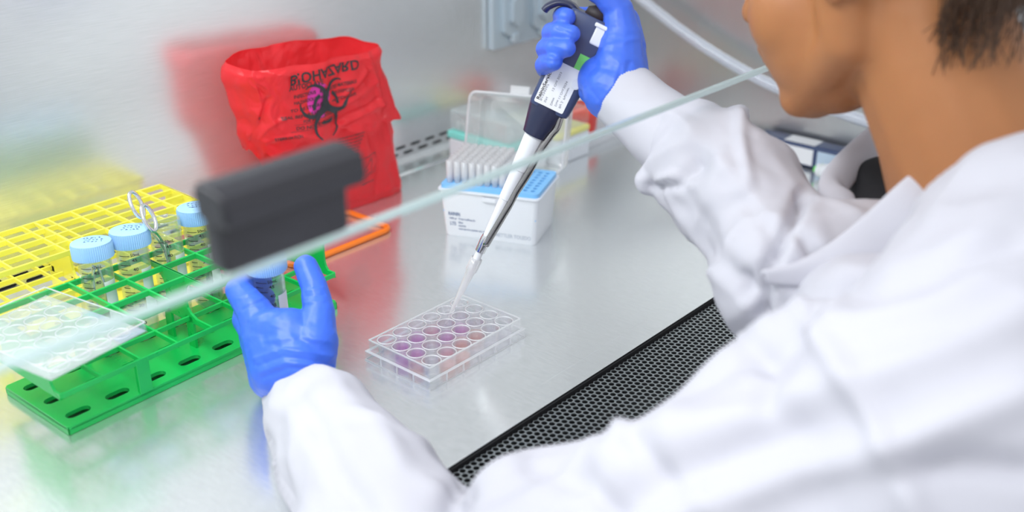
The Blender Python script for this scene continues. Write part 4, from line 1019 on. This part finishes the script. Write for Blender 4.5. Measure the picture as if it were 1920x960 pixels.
# right sleeve
def fold_sleeve(c, n):
    k = 0.0040 * noise.noise(Vector((c.x * 14, c.y * 14, c.z * 14))) + 0.0050 * max(0, ridge(c, (20, 14, 26), 1.0) - 0.45)
    k += 0.0016 * noise.noise(Vector((c.x * 45, c.y * 30, c.z * 45))); return k + crests(c, n, SLEEVE_FOLDS)
bm = bmesh.new()
S0, S1, S2, S3 = at(1302, 275, 0.862), at(1330, 315, 0.845), at(1385, 365, 0.815), at(1440, 440, 0.785)
capsule(bm, S0, S1, 0.037, 0.048); capsule(bm, S1, S2, 0.048, 0.050); capsule(bm, S2, S3, 0.050, 0.046)
capsule(bm, at(1216, 343, 0.85), S1, 0.010, 0.040); capsule(bm, at(1372, 228, 0.87), S1, 0.010, 0.040)
capsule(bm, S3, at(1425, 545, 0.765), 0.042, 0.016); capsule(bm, S3, REL, 0.045, 0.052); capsule(bm, REL, RSH, 0.050, 0.065)
capsule(bm, at(1500, 470, 0.76), at(1600, 620, 0.74), 0.04, 0.07)
from_fuse('right_sleeve', bm, 0.0032, 6, 'coat', fold_sleeve)
# knit cuff of the right sleeve
def knit(name, a, b, ra, rb, flat, wrapdir, n=40):
    bm = bmesh.new(); mx = frame(a, b, wrapdir); L = (Vector(b) - Vector(a)).length; seg = 150; rings = []
    for j in range(n + 1):
        t = j / n; ring = []
        for i in range(seg):
            an = 2 * PI * i / seg; r = ra + (rb - ra) * t + (0.00055 if i % 2 else 0) + 0.0008 * noise.noise(Vector((math.cos(an) * 2, math.sin(an) * 2, t * 4)))
            ring.append(bm.verts.new(mx @ Vector((r * math.cos(an), r * flat * math.sin(an), t * L))))
        rings.append(ring)
    for p, q in zip(rings, rings[1:]):
        for i in range(seg): k = (i + 1) % seg; bm.faces.new((p[i], p[k], q[k], q[i]))
    for ring, d in ((rings[0], 1),):                 # rolled hem inwards
        inner = [bm.verts.new(v.co.lerp(Vector(a), 0.16)) for v in ring]
        for i in range(seg): k = (i + 1) % seg; bm.faces.new((ring[k], ring[i], inner[i], inner[k]))
    return under(obj(name, bm, 'coat', None, True))
knit('knit_cuff', at(1163, 173, 0.92), at(1295, 290, 0.862), 0.0285, 0.0335, 0.95, -FW)

# collar and lapels
def band(name, path, widths, dirs, thick=0.0022, m='coat'):
    """cloth strip along path; each cross line runs from the path point along dirs"""
    n = 8; P = spline(path, n); Wd = []; 
    for i in range(len(path) - 1):
        for k in range(n): t = k / n; Wd.append((widths[i] + (widths[i + 1] - widths[i]) * t, dirs[i].lerp(dirs[i + 1], t)))
    Wd.append((widths[-1], dirs[-1])); bm = bmesh.new(); rows = []
    q = 6
    for p, (w, d) in zip(P, Wd): rows.append([bm.verts.new(p + d.normalized() * w * s / q + Vector((0, 0, 1)) * (0.006 * math.sin(PI * s / q))) for s in range(q + 1)])
    for a, b in zip(rows, rows[1:]):
        for s in range(q): bm.faces.new((a[s], a[s + 1], b[s + 1], b[s]))
    o = obj(name, bm, m, None, True); sd = o.modifiers.new('t', 'SOLIDIFY'); sd.thickness = thick; sd.offset = 0
    sb = o.modifiers.new('s', 'SUBSURF'); sb.levels = 1; sb.render_levels = 1
    return under(o)
D = lambda r, u, f: RT * r + UP * u + FW * f
band('collar', [at(1960, 180, 0.78), at(1880, 212, 0.745), at(1790, 268, 0.715), at(1700, 330, 0.70), at(1625, 398, 0.70), at(1560, 452, 0.70), at(1500, 488, 0.70), at(1424, 517, 0.70)],
     [0.06, 0.06, 0.06, 0.058, 0.050, 0.034, 0.024, 0.006], [D(.35, -1, -.3)] * 4 + [D(.4, -.9, -.2)] * 2 + [D(.5, -.6, -.1)] * 2, 0.003)
band('far_collar', [at(1700, 205, 0.86), at(1655, 222, 0.85), at(1600, 262, 0.83), at(1543, 322, 0.80), at(1535, 372, 0.79), at(1570, 430, 0.78), at(1610, 500, 0.77)],
     [0.024, 0.022, 0.024, 0.026, 0.026, 0.026, 0.032], [D(.5, -.8, .2)] * 2 + [D(.7, -.7, .1)] * 2 + [D(1, .1, 0)] * 3, 0.003)
bm = bmesh.new(); lathe(bm, [(0.006, 0), (0.0065, 0.001), (0.006, 0.002)], 20, frame(at(1573, 333, 0.822), at(1573, 333, 0.80))); under(obj('button', bm, mat('grey_button', (0.15, 0.14, 0.13), 0.5), None, True))
# raised seam over the left shoulder
bm = bmesh.new()

# gloves
bm.free()
GLOVE_FOLDS = [([(478, 672), (530, 655), (575, 660), (622, 668)], .0009, 4), ([(482, 686), (530, 668), (575, 674), (622, 684)], -.0009, 4), ([(488, 698), (535, 680), (580, 684), (620, 695)], .0009, 4), ([(494, 708), (540, 690), (590, 692)], -.0008, 4), ([(500, 640), (560, 632), (618, 640)], .0006, 5),
    ([(575, 545), (605, 540)], .0006, 3), ([(575, 556), (607, 552)], -.0006, 3), ([(572, 568), (608, 564)], .0006, 3), ([(445, 560), (480, 545)], .0005, 3), ([(455, 580), (500, 560)], -.0006, 3), ([(470, 600), (520, 580)], .0005, 4),
    ([(1120, 195), (1150, 160), (1160, 120)], .0007, 5), ([(1140, 190), (1170, 150), (1180, 120)], -.0007, 5), ([(1100, 160), (1125, 190)], -.0006, 4), ([(1130, 90), (1200, 70)], .0005, 5), ([(1045, 52), (1075, 66)], -.0006, 3), ([(1040, 86), (1065, 95)], .0005, 3), ([(1020, 112), (1045, 116)], -.0006, 3)]
def hand(name, chains, voxel=0.0013, it=4):
    bm = bmesh.new()
    for ch in chains:
        for (a, ra), (b, rb) in zip(ch, ch[1:]): capsule(bm, a, b, ra, rb)
    def f(c, n): return 0.00045 * noise.noise(c * 90) + 0.0003 * max(0, ridge(c, (60, 60, 160), 2.0) - 0.4) + crests(c, n, GLOVE_FOLDS)
    return from_fuse(name, bm, voxel, it, 'glove', f)
A = at
Lw, Lp = A(560, 708, .872), A(535, 640, .872)
hand('left_glove', [
    [(A(562, 712, .872), .0285), (A(548, 680, .872), .0300)],
    [(A(530, 690, .872), .0270), (A(505, 640, .880), .0225), (A(478, 585, .888), .0150), (A(447, 545, .903), .0112), (A(460, 527, .928), .0100), (A(492, 530, .942), .0090)],
    [(A(530, 690, .872), .024), (A(490, 630, .895), .0170), (A(462, 600, .910), .0120), (A(462, 570, .938), .0105), (A(498, 558, .946), .0090)],
    [(A(520, 700, .880), .024), (A(492, 655, .900), .0170), (A(472, 630, .918), .0115), (A(475, 600, .940), .0100), (A(510, 590, .946), .0088)],
    [(A(520, 705, .885), .022), (A(500, 672, .905), .0150), (A(482, 655, .922), .0100), (A(488, 630, .938), .0090), (A(515, 622, .942), .0080)],
    [(A(575, 700, .870), .0235), (A(590, 640, .868), .0195), (A(598, 585, .878), .0135), (A(590, 540, .888), .0112), (A(574, 500, .896), .0102)],
    [(A(585, 660, .868), .021), (A(545, 620, .872), .0190), (A(505, 620, .878), .0190)],
    [(A(560, 680, .865), .026), (A(535, 625, .872), .0200)]])
pa = lambda x, y, z: PMX @ Vector((SX * x, y, z))
zt_ = zb1
hand('right_glove', [
    [(A(1168, 172, .915), .0240), (A(1160, 130, .918), .0235), (A(1166, 70, .920), .0175), (A(1160, 20, .918), .0130), (A(1135, -12, .915), .0118), (A(1112, -22, .917), .0105)],
    [(A(1150, 170, .918), .0270), (A(1130, 150, .925), .0220), (A(1108, 172, .930), .0110)],
    [(A(1172, 150, .925), .0220), (A(1182, 90, .935), .0140), (A(1172, 40, .945), .0130)],
    [(A(1150, 160, .93), .024), (A(1150, 60, .955), .0150), (A(1110, 34, .966), .0100), (A(1066, 32, .958), .0092), (A(1054, 30, .935), .0086), (A(1062, 32, .914), .0080)],
    [(A(1150, 160, .93), .024), (A(1145, 80, .958), .0150), (A(1090, 68, .968), .0100), (A(1042, 62, .958), .0096), (A(1034, 62, .932), .0092), (A(1050, 61, .913), .0090), (A(1072, 63, .904), .0076)],
    [(A(1145, 165, .93), .024), (A(1135, 110, .958), .0150), (A(1080, 100, .966), .0100), (A(1030, 92, .955), .0096), (A(1024, 92, .932), .0092), (A(1040, 92, .912), .0088), (A(1064, 91, .902), .0074)],
    [(A(1140, 170, .93), .022), (A(1120, 140, .955), .0130), (A(1065, 136, .962), .0100), (A(1024, 128, .952), .0090), (A(1020, 122, .930), .0084), (A(1038, 116, .909), .0078)],
    [(A(1140, 175, .925), .022), (A(1110, 140, .952), .0140)]])
